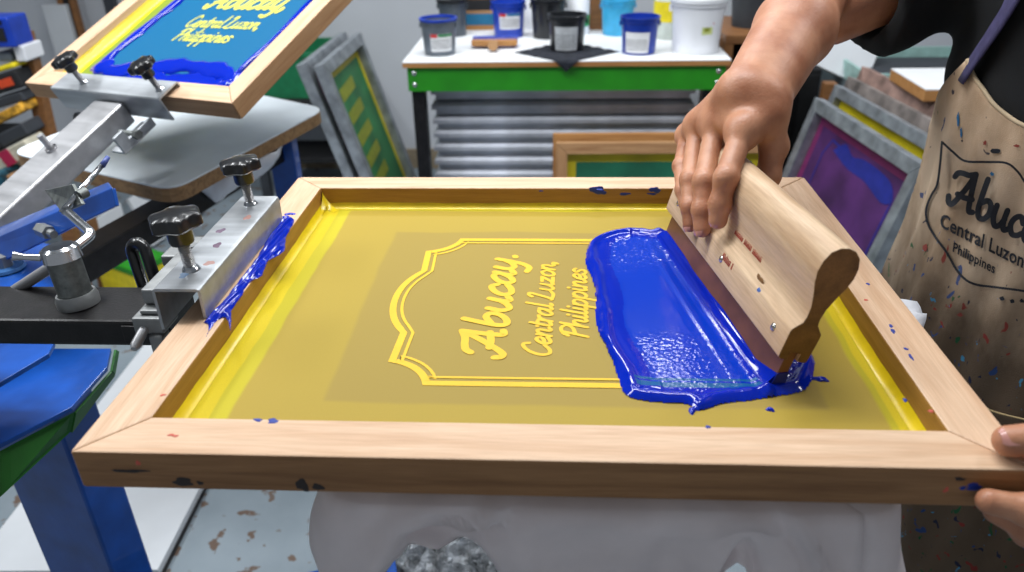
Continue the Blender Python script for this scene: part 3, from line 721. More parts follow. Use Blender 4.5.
# ------------------------------------------------------------------ thin lever rod + bracket below the lift arm
lv = T('lever_rod', 'thin bright rod with a blue stained tip rising beside the steel lift arm', 'rod', tuple(ay(85,200,.375)))
R0 = ay(85,200,.375)
P('rod', MB().tube([rel(ay(107,159,.42)), rel(ay(62,213,.34))], [.0028,.0040], 12), 'chrome', lv, smooth=True)
P('stained_tip', MB().tube([rel(ay(108,157,.421)), rel(ay(102,166,.41))], [.0026,.0036], 12), plain('tip_blue', (70,86,150), .4), lv, smooth=True)
pb = T('pivot_bracket', 'folded steel bracket joining the lift arm to the bent chrome rod', 'bracket', tuple(ay(85,190,.40)))
R0 = ay(85,190,.40)
p1, p2, p3, p4 = [np.array(rel(q)) for q in (ay(44,190,.40), ay(72,184,.37), ay(82,204,.35), ay(62,213,.36))]
mb = MB()
def slab(mb, pts, th):
    pts = [Vector(p) for p in pts]; nrm_ = (pts[1]-pts[0]).cross(pts[2]-pts[0]).normalized()*th
    A_ = [mb.bm.verts.new(p) for p in pts]; B_ = [mb.bm.verts.new(p+nrm_) for p in pts]; n = len(pts)
    mb.bm.faces.new(A_); mb.bm.faces.new(B_[::-1])
    for i in range(n): mb.bm.faces.new([A_[i], B_[i], B_[(i+1)%n], A_[(i+1)%n]])
slab(mb, [p1, p2, p3, p4], .004)
P('bracket_plate', mb, 'pipe', pb, bevel=.0008)
P('bracket_bolt', MB().tube([rel(ay(78,196,.36)), rel(ay(86,192,.37))], .006, 10), 'pipe', pb, smooth=40)
# blue body of the press
bl = T('press_arm_bracket', 'bright blue steel arm bracket below the lift arm at the left edge', 'bracket', (-.35,.45,.93))
R0 = np.array([-.35,.45,.93])
a0, a1, a2, a3 = ay(-60,262,.62), ay(112,188,.47), ay(116,206,.46), ay(-60,292,.60)
mb = MB(); slab(mb, [rel(a0), rel(a1), rel(a2), rel(a3)], .005)
slab(mb, [rel(ay(-60,252,.70)), rel(ay(108,182,.52)), rel(a1), rel(a0)], .005)
P('bracket_plate', mb, 'blue_paint', bl, bevel=.001)
bc = ay(40,229,.51); P('bolt', MB().tube([rel(bc), rel(bc+np.array([.02,-.012,0]))], .0095, 6).tube([rel(bc), rel(bc+np.array([.030,-.018,0]))], .0055, 12), 'cast', bl)
pl = T('press_hub', 'round blue steel hub plate behind the black press arm', 'hub', (-.47,.50,.855))
pts = []
for a in np.linspace(0, 2*PI, 72, endpoint=False): pts.append((-.06+.205*math.cos(a), -.005+.155*math.sin(a)))
P('hub_plate', MB().prism(pts, 0, .008), 'blue_paint', pl, bevel=.0015)
b0 = az(6,268,.865)-np.array([-.47,.50,.855])
P('hub_bolt', MB().lathe([(.0001,.020),(.011,.020),(.012,.006),(.012,.001)], 6, Matrix.Translation(b0)), 'cast', pl)
P('hub_washer', MB().lathe([(.0001,.004),(.024,.004),(.026,0)], 28, Matrix.Translation(b0)), plain('washer_blue', (60,110,170), .4, .4), pl, smooth=30)
lw = T('press_platform', 'wide blue steel platform plate with a green edge below the black arm', 'platform', (-.35,.3,.79))
def rl2(p): return tuple(np.asarray(p)-np.array([-.35,.3,.79]))
top = [rl2(az(x, y, .79)) for x, y in ((-140,352),(60,352),(112,352),(108,371),(73,411),(0,449),(-140,520))]
mb = MB(); slab(mb, top, -.006); P('platform_plate', mb, 'blue_paint', lw, bevel=.001)
g = [az(114,350,.786), az(110,371,.783), az(74,412,.783), az(0,451,.783), az(-140,522,.783)]; gl = [az(117,352,.775), az(113,375,.770), az(70,432,.755), az(0,497,.745), az(-140,600,.73)]
mb = MB()
for i in range(4): slab(mb, [rl2(g[i]), rl2(g[i+1]), rl2(gl[i+1]), rl2(gl[i])], .003)
P('green_edge', mb, 'green_edge', lw, 'green painted edge of the platform')
up = T('press_wing', 'narrow bright blue steel wing plate just under the black arm at the left edge', 'plate', (-.35,.3,.86))
def rl3(p): return tuple(np.asarray(p)-np.array([-.35,.3,.86]))
mb = MB(); slab(mb, [rl3(az(x, y, .875)) for x, y in ((-100,344),(-100,432),(0,388),(50,358),(56,346))], .006)
P('wing_plate', mb, 'blue_paint', up, bevel=.001)
# column
cN = ay(112,572,.36); dpt = ax(163,572,cN[0]+.03)[1]-cN[1]
col = T('press_column', 'thick square blue steel column of the press standing on the floor below the left corner', 'column', (cN[0], cN[1], 0), (0,0,math.radians(-14)))
P('column_tube', MB().box(-.13,0,0,dpt*1.02,0,.765), 'blue_paint', col, bevel=.004)
# ------------------------------------------------------------------ PLATENS AND SHIRTS
def rrect(x0, x1, y0, y1, r, n=7):
    out = []
    for cx, cy, s in ((x1-r,y0+r,-PI/2),(x1-r,y1-r,0),(x0+r,y1-r,PI/2),(x0+r,y0+r,PI)):
        for a in np.linspace(s, s+PI/2, n): out.append((cx+r*math.cos(a), cy+r*math.sin(a)))
    return out
pt = T('platen', 'printing platen under the large screen, covered by the white shirt', 'platen', (.38,.27,.925))
P('platen_board', MB().prism(rrect(-.205,.205,-.235,.235,.03), 0, .018), 'ply_edge', pt, bevel=.002)
P('platen_bracket', MB().box(-.18,.12,-.03,.03,-.04,-.001), 'black_metal', pt, bevel=.003)
# shirt pulled over it
sh = MB(); ring = []; x0, x1, y0, y1 = .165, .597, .012, .515
per = []
def seg(a, b, n): return [(a[0]+(b[0]-a[0])*t, a[1]+(b[1]-a[1])*t) for t in np.linspace(0, 1, n, endpoint=False)]
base = rrect(x0, x1, y0, y1, .035, 6); bp = []
for i in range(len(base)):
    a, b = base[i], base[(i+1)%len(base)]; n = max(1, int(math.dist(a, b)/.006)); bp += seg(a, b, n)
bp = np.array(bp); cen = np.array([(x0+x1)/2, (y0+y1)/2]); nb = len(bp)
rows = []
for f_ in (0, .35, .7, .9): rows.append([(cen[0]+(p[0]-cen[0])*f_*1.0, cen[1]+(p[1]-cen[1])*f_, .9458) for p in bp])
def hem(p):
    # how far the hem hangs below the platen at this place of the outline
    x, y = p; h = .19
    if y < .06:
        h = .150 - .110*math.exp(-(abs(x-.250)/.060)**2.6)*(1-.8*(x-.235)) - .104*math.exp(-(abs(x-.480)/.018)**2.4)
    return h
for k_ in range(0, 17):
    t = k_/16; row = []
    for i, p in enumerate(bp):
        tang = bp[(i+1)%nb]-bp[i-1]; tang = tang/np.linalg.norm(tang); nn = np.array([tang[1], -tang[0]])
        s_ = i*.006
        bulge = .006*math.sin(PI*min(1, t*1.3)) + t*.014*math.sin(s_*38+1.3) + t*.008*math.sin(s_*83) + .006*t
        if p[1] < .03 and .23 < p[0] < .53: bulge -= t*.010
        if p[0] < .2 and p[1] < .12: bulge += .010*t**.8*math.exp(-((p[1]-.03)/.07)**2)
        # diagonal folds near the corners
        for (fx, sgn_) in ((.285, 1), (.53, -1)):
            if p[1] < .06: bulge += .014*math.exp(-(((p[0]-fx)*sgn_+.085*t-.015)/.006)**2)*math.sin(PI*min(1,t*1.5+.1)) - .008*math.exp(-(((p[0]-fx)*sgn_+.085*t-.030)/.007)**2)*math.sin(PI*min(1,t*1.5+.1))
        if p[1] < .06: bulge += .009*math.exp(-((t-.10-.02*math.sin(p[0]*30))/.035)**2)*math.exp(-((p[0]-.40)/.13)**4) + .010*math.sin(p[0]*80+t*6)*t+.0025*math.sin(p[0]*150-t*9)*min(1,t*2)*(1-t) + .008*math.exp(-(((p[0]-.205)-.10*(t-.5)**2*2)/.010)**2)*t
        q = p+nn*bulge; z = .9455 - hem(p)*t - (.004 if k_ else 0)*0
        row.append((q[0], q[1], z))
    rows.append(row)
rows = [r+[r[0]] for r in rows]
o = P('draped_shirt', sh.grid(rows), 'cloth_white', smooth=True, solid=.0012)
tag(o, 'light grey white cotton shirt pulled over the platen and hanging below the large screen', 'shirt')
# sleeve peeking out beyond the right rail
mb = MB(); rows = []
for i in range(13):
    t = i/12; cx = .585+.138*t; row = []
    for j in range(13):
        a = j/12*2-1; hw = .066*(1-.35*t)*(1-.25*max(0, t-.8)*5*.5); yy = .328+a*hw-.02*t; zz = .9475 - .010*abs(a)**3 - .004*t*t + .004*math.sin(a*9+t*5)
        row.append((cx-.02*a*a*t, yy, zz))
    rows.append(row)
P('sleeve', mb.grid(rows), 'cloth_bright', o, 'white sleeve lying out past the right rail', smooth=True, solid=.002)
# platen 2
z2 = .87
c = [az(x, y, z2)[:2] for x, y in ((8,152),(172,190),(326,108),(190,80))]
def round_poly(c, r, n=6):
    out = []
    for i in range(len(c)):
        p = np.array(c[i]); a = np.array(c[i-1]); b = np.array(c[(i+1)%len(c)]); da = (a-p)/np.linalg.norm(a-p); db = (b-p)/np.linalg.norm(b-p)
        out += bez(p+da*r, p, p+db*r, n)
    return out
p2 = T('platen', 'bare white printing platen with a raw wooden edge below the raised screen', 'platen', (c[1][0], c[1][1], z2-.02))
rp2 = [(x-c[1][0], y-c[1][1]) for x, y in round_poly(c, .05)]
P('platen_board', MB().prism(rp2, -.010, .016), 'ply_edge', p2, bevel=.001)
P('platen_top', MB().prism([(x*.998, y*.998) for x, y in rp2], .0162, .020), 'platen', p2, bevel=.0012)
cc = sum([Vector((*q, 0)) for q in c], Vector())/4; ctr2 = np.array([cc.x, cc.y])
a2_ = az(112,232,.80); b2_ = az(215,172,.80)
p2a = T('press_arm', 'black steel arm running below the bare white platen', 'arm', tuple(b2_))
Ma = align(b2_, az(20,282,.80)); p2a.matrix_world = Ma
P('arm_tube', MB().box(-.25,.62,-.03,.03,-.05,0), 'black_metal', p2a, bevel=.003)
P('arm_rivet', MB().lathe([(.0001,.004),(.005,.003),(.006,0)], 12, Matrix.Translation((.17,.031,-.012)) @ Matrix.Rotation(-PI/2,4,'X')), 'steel', p2a, smooth=True)
# shirt bunched under platen 2
cB = az(250,166,.815); dB = az(312,128,.815)-az(205,190,.815); dB /= np.linalg.norm(dB); nB = np.array([-dB[1], dB[0], 0]); mb = MB(); rows = []
for i in range(61):
    a = 2*PI*i/60; row = []
    for k_ in range(13):
        t = k_/12; r_ = (1+.05*math.sin(a*9+t*3)+.04*math.sin(a*17+t*5))*math.cos(t*PI/2)**.45 if t < 1 else .02
        q_ = cB+nB*.11+dB*(.185*math.cos(a)*r_)+nB*(.15*math.sin(a)*r_); row.append((q_[0], q_[1], .838-.075*t-.020*t*math.sin(a*5)-.006*math.sin(a*13)*t))
    rows.append(row)
o = P('bunched_shirt', mb.grid(rows), 'cloth_bright', smooth=True, solid=.002); tag(o, 'white cloth bunched underneath the bare platen', 'cloth')
bp_ = ay(288,178,1.35); o = pleg = T('press_leg', 'blue steel leg below the bunched white cloth left of the leaning frames', 'leg', (bp_[0], bp_[1], 0)); P('leg_tube', MB().box(-.03,.03,-.02,.02,0,.80), 'blue_paint', o, bevel=.003)
P('leg_foot', MB().box(-.05,.05,-.05,.05,0,.012), 'blue_paint', o, bevel=.002)
# ------------------------------------------------------------------ ROOM
FLR = MB().box(-3.2, 3.2, -1.6, 3.45, -.05, 0); struct('floor', FLR, 'floor')
struct('wall_back', MB().box(-3.2, 3.2, 3.4, 3.5, 0, 2.7), 'wall')
struct('wall_left', MB().box(-3.3, -3.2, -1.6, 3.4, 0, 2.7), 'wall')
struct('wall_right', MB().box(3.2, 3.3, -1.6, 3.4, 0, 2.7), 'wall')
struct('ceiling', MB().box(-3.2, 3.2, -1.6, 3.45, 2.7, 2.75), 'ceil')
struct('baseboard_back', MB().box(-3.2, 3.2, 3.385, 3.4, 0, .10), 'base')
# ------------------------------------------------------------------ WORK BENCH
BZ = .80; bL = az(403,61,BZ); bR = az(733,61,BZ); by = 2.175; bx0, bx1 = bL[0], bR[0]; bw = bx1-bx0; bd = .72
bn = T('work_bench', 'work bench with a white top, bright green front rail and black legs', 'work bench', (bx0, by, 0))
P('bench_top', MB().box(0, bw, 0, bd, BZ-.004, BZ), 'bench_top', bn, bevel=.001)
P('top_edge', MB().box(0, bw, 0, bd, BZ-.019, BZ-.0042), 'plank_orange', bn, 'wooden edge of the bench top')
P('green_rail', MB().box(.012, bw-.012, .012, .030, BZ-.100, BZ-.020), 'green_paint', bn)
for xx in (.012, bw-.030): P('side_rail', MB().box(xx,xx+.018,.032,bd-.02,BZ-.100,BZ-.020), 'green_paint', bn)
for xx in (.022, bw-.022):
    for zz in (BZ-.040, BZ-.078): P('rail_bolt', MB().lathe([(.0001,.005),(.006,.004),(.009,0)], 12, Matrix.Translation((xx+.012*(1 if xx < .5 else -1), .012, zz)) @ Matrix.Rotation(PI/2,4,'X')), 'chrome', bn, smooth=True)
for xx in (.018, bw-.068):
    for yy in (.031, bd-.08): P('leg', MB().box(xx, xx+.045, yy, yy+.045, 0, BZ-.020), 'black_metal', bn, bevel=.002)
P('lower_shelf', MB().box(.065, bw-.07, .06, bd-.05, .265, .285), 'dark_grey', bn)
# flat stack of aluminium screens under the bench
ords = ['topmost', 'second from the top', 'third from the top', 'fourth from the top', 'fifth from the top', 'sixth from the top', 'seventh from the top', 'lowest']
fw_, fd_ = bw-.16, .50
def flat_frame(root):
    for L, M in ((fw_, Matrix.Identity(4)), (fd_, Matrix.Translation((fw_,0,0)) @ Matrix.Rotation(PI/2,4,'Z')), (fw_, Matrix.Translation((fw_,fd_,0)) @ Matrix.Rotation(PI,4,'Z')), (fd_, Matrix.Translation((0,fd_,0)) @ Matrix.Rotation(-PI/2,4,'Z'))):
        mb = MB(); pr_ = [(.014,.0),(.014,.016),(.0,.020),(.0,.034),(.008,.043),(.016,.045),(.036,.045),(.036,0)]
        A_ = []; B_ = []
        for (a_, b_) in pr_: A_.append(mb.bm.verts.new((a_, a_, b_))); B_.append(mb.bm.verts.new((L-a_, a_, b_)))
        mb.bm.faces.new(A_); mb.bm.faces.new(B_[::-1])
        for i in range(len(A_)): j = (i+1) % len(A_); mb.bm.faces.new([A_[i], A_[j], B_[j], B_[i]])
        P('frame_rail', mb, 'alu_light', root, M=M, smooth=30)
    P('screen_mesh', MB().box(.03, fw_-.03, .03, fd_-.03, .001, .003), 'green_mesh2', root)
ff = None; nst = 8; pit = .0505
for i in range(nst):
    z = .690-.045-pit*i
    lab = 'aluminium screen frame lying in the flat stack under the bench, %s' % ords[i]
    if ff is None:
        ff = T('aluminium_screen', lab, 'screen frame', (bx0+.072, by+.10, z), (0,0,0), 'flat stack of aluminium frames'); flat_frame(ff); r_ = ff
    else:
        r_ = copy_tree(ff); r_['label'] = lab; r_.location = (bx0+.072+random.uniform(-.003,.005), by+.10+random.uniform(-.008,.004), z)
    # thin wooden spacers keep the stack apart
for i in range(1, nst): pass
# ------------------------------------------------------------------ BUCKETS
def bucket(kind, loc, r, h, body, inner=None, lid=None, label=None, lab='', cat='bucket', name='ink_bucket', ang=0, grp='ink buckets on the bench', lcol=None):
    t_ = T(name, lab, cat, loc, (0,0,ang), grp)
    rb = r*.86
    pr_ = [(.0001,.0),(rb,.0),(rb+.001,.004),(r*.97,h*.86),(r*1.0,h*.87),(r*1.05,h*.875),(r*1.05,h*.90),(r*1.01,h*.905),(r*1.01,h*.95),(r*1.06,h*.955),(r*1.06,h),(r*.99,h),(r*.97,h*.94)]
    if lid is None: pr_ += [(r*.84,.03),(.0001,.03)]
    P('bucket_body', MB().lathe(pr_, 40), body, t_, smooth=35)
    if lid: P('lid', MB().lathe([(r*1.08,h*.93),(r*1.09,h*.97),(r*1.08,h*1.015),(r*1.03,h*1.025),(r*1.0,h*1.012),(.0001,h*1.012)], 40), lid, t_, smooth=35)
    if inner: P('ink', MB().lathe([(r*.93,h*.72),(.0001,h*.73)], 32), inner, t_)
    for sg in (-1, 1): P('ear', MB().box(min(sg*r*.98,sg*r*1.08),max(sg*r*.98,sg*r*1.08),-.006,.006,h*.74,h*.87), body, t_, bevel=.001)
    if label:
        a0, a1, z0, z1 = label
        def q(a, z, e): rr = rb+(r*.97-rb)*(z/(h*.86))+.0012+e; aa = -PI/2+a; return (rr*math.cos(aa), rr*math.sin(aa), z)
        P('paper_label', MB().grid([[q(a, z, 0) for z in np.linspace(z0*h, z1*h, 3)] for a in np.linspace(a0, a1, 14)]), lcol or 'label_white', t_)
        mb_ = MB(); mr_ = MB(); mg_ = MB(); rr_ = random.Random(int(r*1e4))
        for ln in range(5):
            z = (z0+(z1-z0)*(.62-.12*ln))*h; a = a0+.08
            while a < a1-.12:
                w_ = rr_.uniform(.04,.12); mb_.grid([[q(b_, zz, .0006) for zz in (z, z+.0028)] for b_ in np.linspace(a, min(a+w_, a1-.05), 3)]); a += w_+.04
        P('label_text', mb_, 'text_dark', t_)
        if kind in ('rg', 'rb'):
            P('red_logo', mr_.grid([[q(b_, zz, .0008) for zz in ((z0+(z1-z0)*.80)*h, (z0+(z1-z0)*1.0)*h)] for b_ in np.linspace(a0+.02, a0+(a1-a0)*.32, 4)]), 'text_red', t_)
            P('brand_bar', mg_.grid([[q(b_, zz, .0008) for zz in ((z0+(z1-z0)*.84)*h, (z0+(z1-z0)*.99)*h)] for b_ in np.linspace(a0+(a1-a0)*.36, a1-.02, 6)]), 'text_green' if kind == 'rg' else 'cyan_lbl', t_)
    return t_
def bpos(x, y, r): q = az(x, y+2, BZ); return (q[0], q[1]+r, BZ+.0005)
bucket('rg', bpos(438,55,.055), .060, .118, 'grey_bucket', 'navy_bucket', None, (-.40,.95,.14,.62), 'grey ink bucket with blue ink and a white label, at the bench left end')
P('blue_rim', MB().lathe([(.0642,.1115),(.0648,.1185),(.058,.1190),(.057,.110)], 40), 'blue_bucket', [x for x in bpy.data.objects if x.name.startswith('ink_bucket')][0], 'blue ink stained rim', smooth=35)
bucket('', bpos(452,36,.06), .055, .13, plain('smoky_bucket', (70,78,86), .25), None, 'black_bucket', None, 'smoky grey bucket with a black lid half hidden behind the grey ink bucket')
bucket('rb', bpos(508,37,.06), .062, .126, 'blue_bucket', 'ink', None, (-.55,.85,.26,.70), 'blue ink bucket with a red and white label behind the wooden brush')
bucket('', bpos(567,52,.06), .064, .120, 'black_bucket', None, None, (-.75,.6,.08,.72), 'black ink bucket with a large white label standing on the black rag', lcol=plain('grey_label', (190,194,198), .5))
bucket('', bpos(548,38,.06), .064, .138, 'black_bucket', None, None, None, 'tall black bucket standing behind the labelled black bucket')
bucket('', bpos(618,35,.06), .062, .126, 'cyan_bucket', None, None, None, 'light blue bucket standing at the back of the bench')
bucket('', bpos(640,54,.06), .063, .118, 'navy_bucket', 'ink', None, (-.95,.50,.06,.62), 'dark blue ink bucket with a white label in front of the light blue bucket')
wp = bucket('', bpos(699,54,.09), .088, .172, 'white_plastic', None, 'white_plastic', None, 'large white lidded pail at the right end of the bench', 'pail', 'pail', grp=None)
rb = .080
def q(a, z): aa = -PI/2+a; return (rb*1.02*math.cos(aa), rb*1.02*math.sin(aa), z)
P('yellow_sticker', MB().grid([[q(a, z) for z in (.065,.080,.096)] for a in np.linspace(.05,.5,8)]), plain('sticker_lime', (196,206,130), .5), wp)
P('sticker_text', MB().grid([[(x*1.008, y*1.008, z) for x, y, z in [q(a, z) for z in (.074,.087)]] for a in np.linspace(.14,.36,5)]), 'olive_print', wp)
P('sticker_mark', MB().grid([[(x*1.008, y*1.008, z) for x, y, z in [q(a, z) for z in (.097,.103)]] for a in np.linspace(.46,.56,3)]), 'text_red', wp)
# black rag under the black bucket
rc = az(566,52,BZ); mb = MB(); rows = []
def rag(u, v):
    # u,v in -1..1: square cloth turned so one corner hangs over the front edge
    a = .62; s_ = .125; X_ = (u*math.cos(.78)-v*math.sin(.78))*s_; Y_ = (u*math.sin(.78)+v*math.cos(.78))*s_
    x_ = rc[0]+.0+X_*1.0; y_ = rc[1]-.010+Y_*.95; z_ = BZ+.0022+.0035*max(0, math.sin(X_*90+1)*math.sin(Y_*80))
    if math.hypot(x_-rc[0], y_-(rc[1]+.06)) < .058: z_ = BZ+.0003
    fr = by-.004
    if y_ < fr: z_ = BZ+.002-(fr-y_)*.98; y_ = fr-.006-.004*math.sin(X_*60)
    return (x_, y_, z_)
for u in np.linspace(-1, 1, 41): rows.append([rag(u, v) for v in np.linspace(-1, 1, 41)])
o = P('rag', mb.grid(rows), 'cloth_black', smooth=True, solid=.002); tag(o, 'black rag under the labelled black bucket with a corner hanging over the green rail', 'cloth')
# wooden brush / small squeegee lying on the bench
q0 = az(494,50,BZ)
br = T('screen_brush', 'wooden scrubbing squeegee with a blue edge lying on the bench beside the grey bucket', 'squeegee', (q0[0], q0[1], BZ))
P('brush_bar', MB().box(-.080,.080,.012,.034,.010,.030), 'plank_orange', br, bevel=.003)
P('brush_edge', MB().box(-.080,.080,.034,.075,.014,.028), 'text_dark' and plain('brush_purple', (96,88,130), .6), br, bevel=.002)
P('blue_edge', MB().box(-.080,.080,.075,.092,.013,.031), 'blue_bucket', br, bevel=.002)
P('brush_handle', MB().tube([(0,.014,.020),(0,-.01,.022),(0,-.045,.025)], [.012,.016,.018], 16), 'rail_old', br, smooth=40)
# stack of flat boxes behind the grey bucket
bs = az(478,36,BZ)
for i, (w_, h_, m_, lab) in enumerate(((.26,.018,'plank_orange','thin wooden board lying lowest in the pile behind the grey bucket'), (.25,.042,'cyan_lbl','teal printed carton in the pile behind the grey bucket'), (.27,.012,'rail_old','thin brown board above the teal carton'), (.28,.040,'black_matte','flat black box above the brown board in the pile'), (.27,.02,'brown','brown board on the flat black box'), (.27,.05,'black_matte','black box on top of the pile at the back of the bench'))):
    z = BZ+.0005+sum((.018,.042,.012,.040,.02,.05)[:i])+.0003*i
    o = P('carton' if i in (1,3,5) else 'board', MB().box(-.13,-.13+w_,0,.16,0,h_), m_, bevel=.0015, loc=(bs[0]+.01, bs[1]+.12, z)); tag(o, lab, 'box' if i in (1,3,5) else 'board')
bt = T('bottle', 'white bottle with a green label between the black and light blue buckets', 'bottle', bpos(579,33,.03))
P('bottle_body', MB().lathe([(.0001,0),(.036,0),(.038,.01),(.038,.15),(.02,.18),(.014,.19),(.014,.21),(.0001,.21)], 28), 'white_plastic', bt, smooth=40); P('label_band', MB().lathe([(.0385,.03),(.0385,.07)], 28), 'green_lid', bt, 'green label band')
bxx = az(600,30,BZ); o = P('carton', MB().box(-.04,.04,0,.10,0,.26), 'brown', bevel=.002, loc=(bxx[0], bxx[1], BZ+.0005)); tag(o, 'narrow brown carton standing behind the light blue bucket', 'box')
bt2 = T('jug', 'clear jug with a yellow label behind the white pail', 'jug', bpos(668,38,.05))
P('jug_body', MB().lathe([(.0001,0),(.050,0),(.052,.01),(.052,.14),(.03,.17),(.02,.18),(.02,.20),(.0001,.20)], 28), plain('jug_plastic', (196,204,196), .3), bt2, smooth=40); P('yellow_label', MB().lathe([(.0526,.06),(.0526,.13)], 28), 'yellow', bt2)
for (x, y, w_, h_, lab) in ((530,30,.04,.18,'white bottle standing left of the tall black bucket'), (584,30,.03,.2,'white container behind the brown carton')):
    q_ = az(x, y, BZ); o = P('container', MB().lathe([(.0001,0),(w_,0),(w_,h_*.8),(w_*.6,h_),(.0001,h_)], 24), 'white_plastic', smooth=40, loc=(q_[0], q_[1]+.05, BZ+.0005)); tag(o, lab, 'container')
# ------------------------------------------------------------------ leaning screens
def leaning(name, lab, c_tl, c_tr, dirdown, h, rail, th, fmat, mmat, bmat=None, grp=None, extra=None, back=1):
    """screen standing on edge: top edge from c_tl to c_tr, falling along dirdown for h."""
    a = Vector(c_tl); b = Vector(c_tr); x = (b-a).normalized(); dwn = Vector(dirdown); dwn = (dwn - x*dwn.dot(x)).normalized(); wdt = (b-a).length
    yv = -dwn; zv = x.cross(yv)
    bl_ = a+dwn*h
    M = Matrix([[x[0],yv[0],zv[0],bl_[0]],[x[1],yv[1],zv[1],bl_[1]],[x[2],yv[2],zv[2],bl_[2]],[0,0,0,1]])
    t_ = T(name, lab, 'screen frame', M=M, group=grp)
    screen_frame(t_, fmat, wdt, h, rail, th, .0015)
    P('screen_mesh', MB().box(rail-.002, wdt-rail+.002, rail-.002, h-rail+.002, -th+.002, -th+.0035), mmat, t_)
    if bmat:
        e = .030; i0, i1, j0, j1 = rail, wdt-rail, rail, h-rail; z = -th+.0040
        mb = MB(); mb.box(i0,i1,j0,j0+e,z-.0004,z).box(i0,i1,j1-e,j1,z-.0004,z).box(i0,i0+e,j0+e,j1-e,z-.0004,z).box(i1-e,i1,j0+e,j1-e,z-.0004,z)
        P('mesh_border', mb, bmat, t_)
    if extra: extra(t_, wdt, h, -th+.0045)
    return t_
# two wooden screens leaning against the flat stack
yy = by-.09; zt_ = 0
a_ = ay(556,143,yy); b_ = np.array([a_[0]+.72, a_[1]+.01, a_[2]])
leaning('wooden_screen', 'wooden screen with green mesh leaning in front of the flat aluminium stack under the bench', a_, b_, (0,-.16,-1), .50, .038, .030, 'rail_old', 'green_mesh', 'yellow_mesh')
a_ = ay(553,134,yy+.055); b_ = np.array([a_[0]+.73, a_[1]+.01, a_[2]])
leaning('wooden_screen', 'orange toned wooden screen leaning directly behind the green meshed wooden screen', a_, b_, (0,-.16,-1), .52, .038, .030, 'plank_orange', 'yellow_mesh')
# two grey screens leaning left of the bench
a_ = az(323,64,.80); b_ = az(361,32,.80)
def ex_left(t_, w_, h_, z):
    mb = MB()
    for j in range(6):
        y0_ = h_-.12-j*.085; mb.prism([(w_*.25,y0_),(w_*.60,y0_+.01),(w_*.60,y0_-.035),(w_*.25,y0_-.045)], z-.0003, z+.0002)
    P('faded_print', mb, 'olive_print', t_, 'olive blocks of an old print')
leaning('grey_screen', 'grey framed screen with green mesh leaning left of the bench, the nearer of two', a_, b_, (.29,0,-1), .80, .042, .036, 'alu', 'green_mesh2', 'yellow_mesh', extra=ex_left)
o4 = leaning('grey_screen', 'grey framed screen leaning behind the green meshed one left of the bench', np.array(a_)+np.array([-.062,.01,.002]), np.array(b_)+np.array([-.062,.01,.002]), (.29,0,-1), .80, .042, .036, 'alu', 'magenta')
# right: aluminium screens leaning to the right
zA = .70; a_ = az(815,97,zA); b_ = az(923,165,zA)
hdir = np.cross((b_-a_)/np.linalg.norm(b_-a_), [0,0,1.]); hdir = hdir if hdir[0] < 0 else -hdir
best = min(np.linspace(0, 1.2, 121), key=lambda k2: (lambda q: abs((q[0]-923)*(261-165)-(q[1]-165)*(874-923)))((lambda P3: ((lambda c3: (512+FPX*c3[0]/-c3[2], 286-FPX*c3[1]/-c3[2]))((P3-CP)@CR)))(b_+.3*(hdir*k2-np.array([0,0,1.])))))
dd_ = hdir*best-np.array([0,0,1.])
nA = np.cross((b_-a_), dd_); nA /= np.linalg.norm(nA); nA = nA if nA[0] > 0 else -nA
def on_off(px, py, off): r_ = ray(px, py); return CP+r_*(((a_+nA*off-CP)@nA)/(r_@nA))
def ex_p(t_, w_, h_, z):
    mb = MB(); lw_ = .006
    pts_ = [(.13,h_*.25),(.13,h_*.78),(w_*.24,h_*.86),(w_*.86,h_*.80),(w_*.86,h_*.25)]
    for i in range(4): ribbon(mb, [pts_[i], pts_[i+1]], lw_, lambda u, v: (u, v, z))
    P('blue_outline', mb, 'blue_stain', t_, 'blue outline of an old print')
    mb = MB(); pl_ = crom([(w_*.28,h_*.82),(w_*.36,h_*.88),(w_*.46,h_*.85),(w_*.56,h_*.87),(w_*.78,h_*.86),(w_*.86,h_*.80),(w_*.80,h_*.76),(w_*.62,h_*.79),(w_*.45,h_*.79),(w_*.28,h_*.82)], 4)
    mb.face([(p[0], p[1], z+.0004) for p in pl_[:-1]]); P('blue_stain', mb, 'blue_stain', t_)
leaning('aluminium_screen', 'aluminium screen with purple mesh leaning on the right behind the squeegee', a_, b_, dd_, .62, .038, .035, 'alu', 'purple', 'magenta', extra=ex_p)
aB = on_off(835,84,.085); eA = (b_-a_)/np.linalg.norm(b_-a_)
leaning('aluminium_screen', 'aluminium screen with yellow mesh leaning just behind the purple meshed screen', aB, aB+eA*.66, dd_, .66, .034, .030, 'alu', 'yellow_mesh', 'yellow_mesh')
for i, (x0_, y0_, lab, mt) in enumerate(((848,76,'paint stained pale panel leaning third in the row of screens on the right','dirty'), (862,66,'pinkish stained frame leaning behind the stained panel on the right','pink_wood'))):
    aC = on_off(x0_, y0_, .085+.062*(i+1))
    leaning('old_screen', lab, aC, aC+eA*.62, dd_, .66, .045, .026, mt, mt)
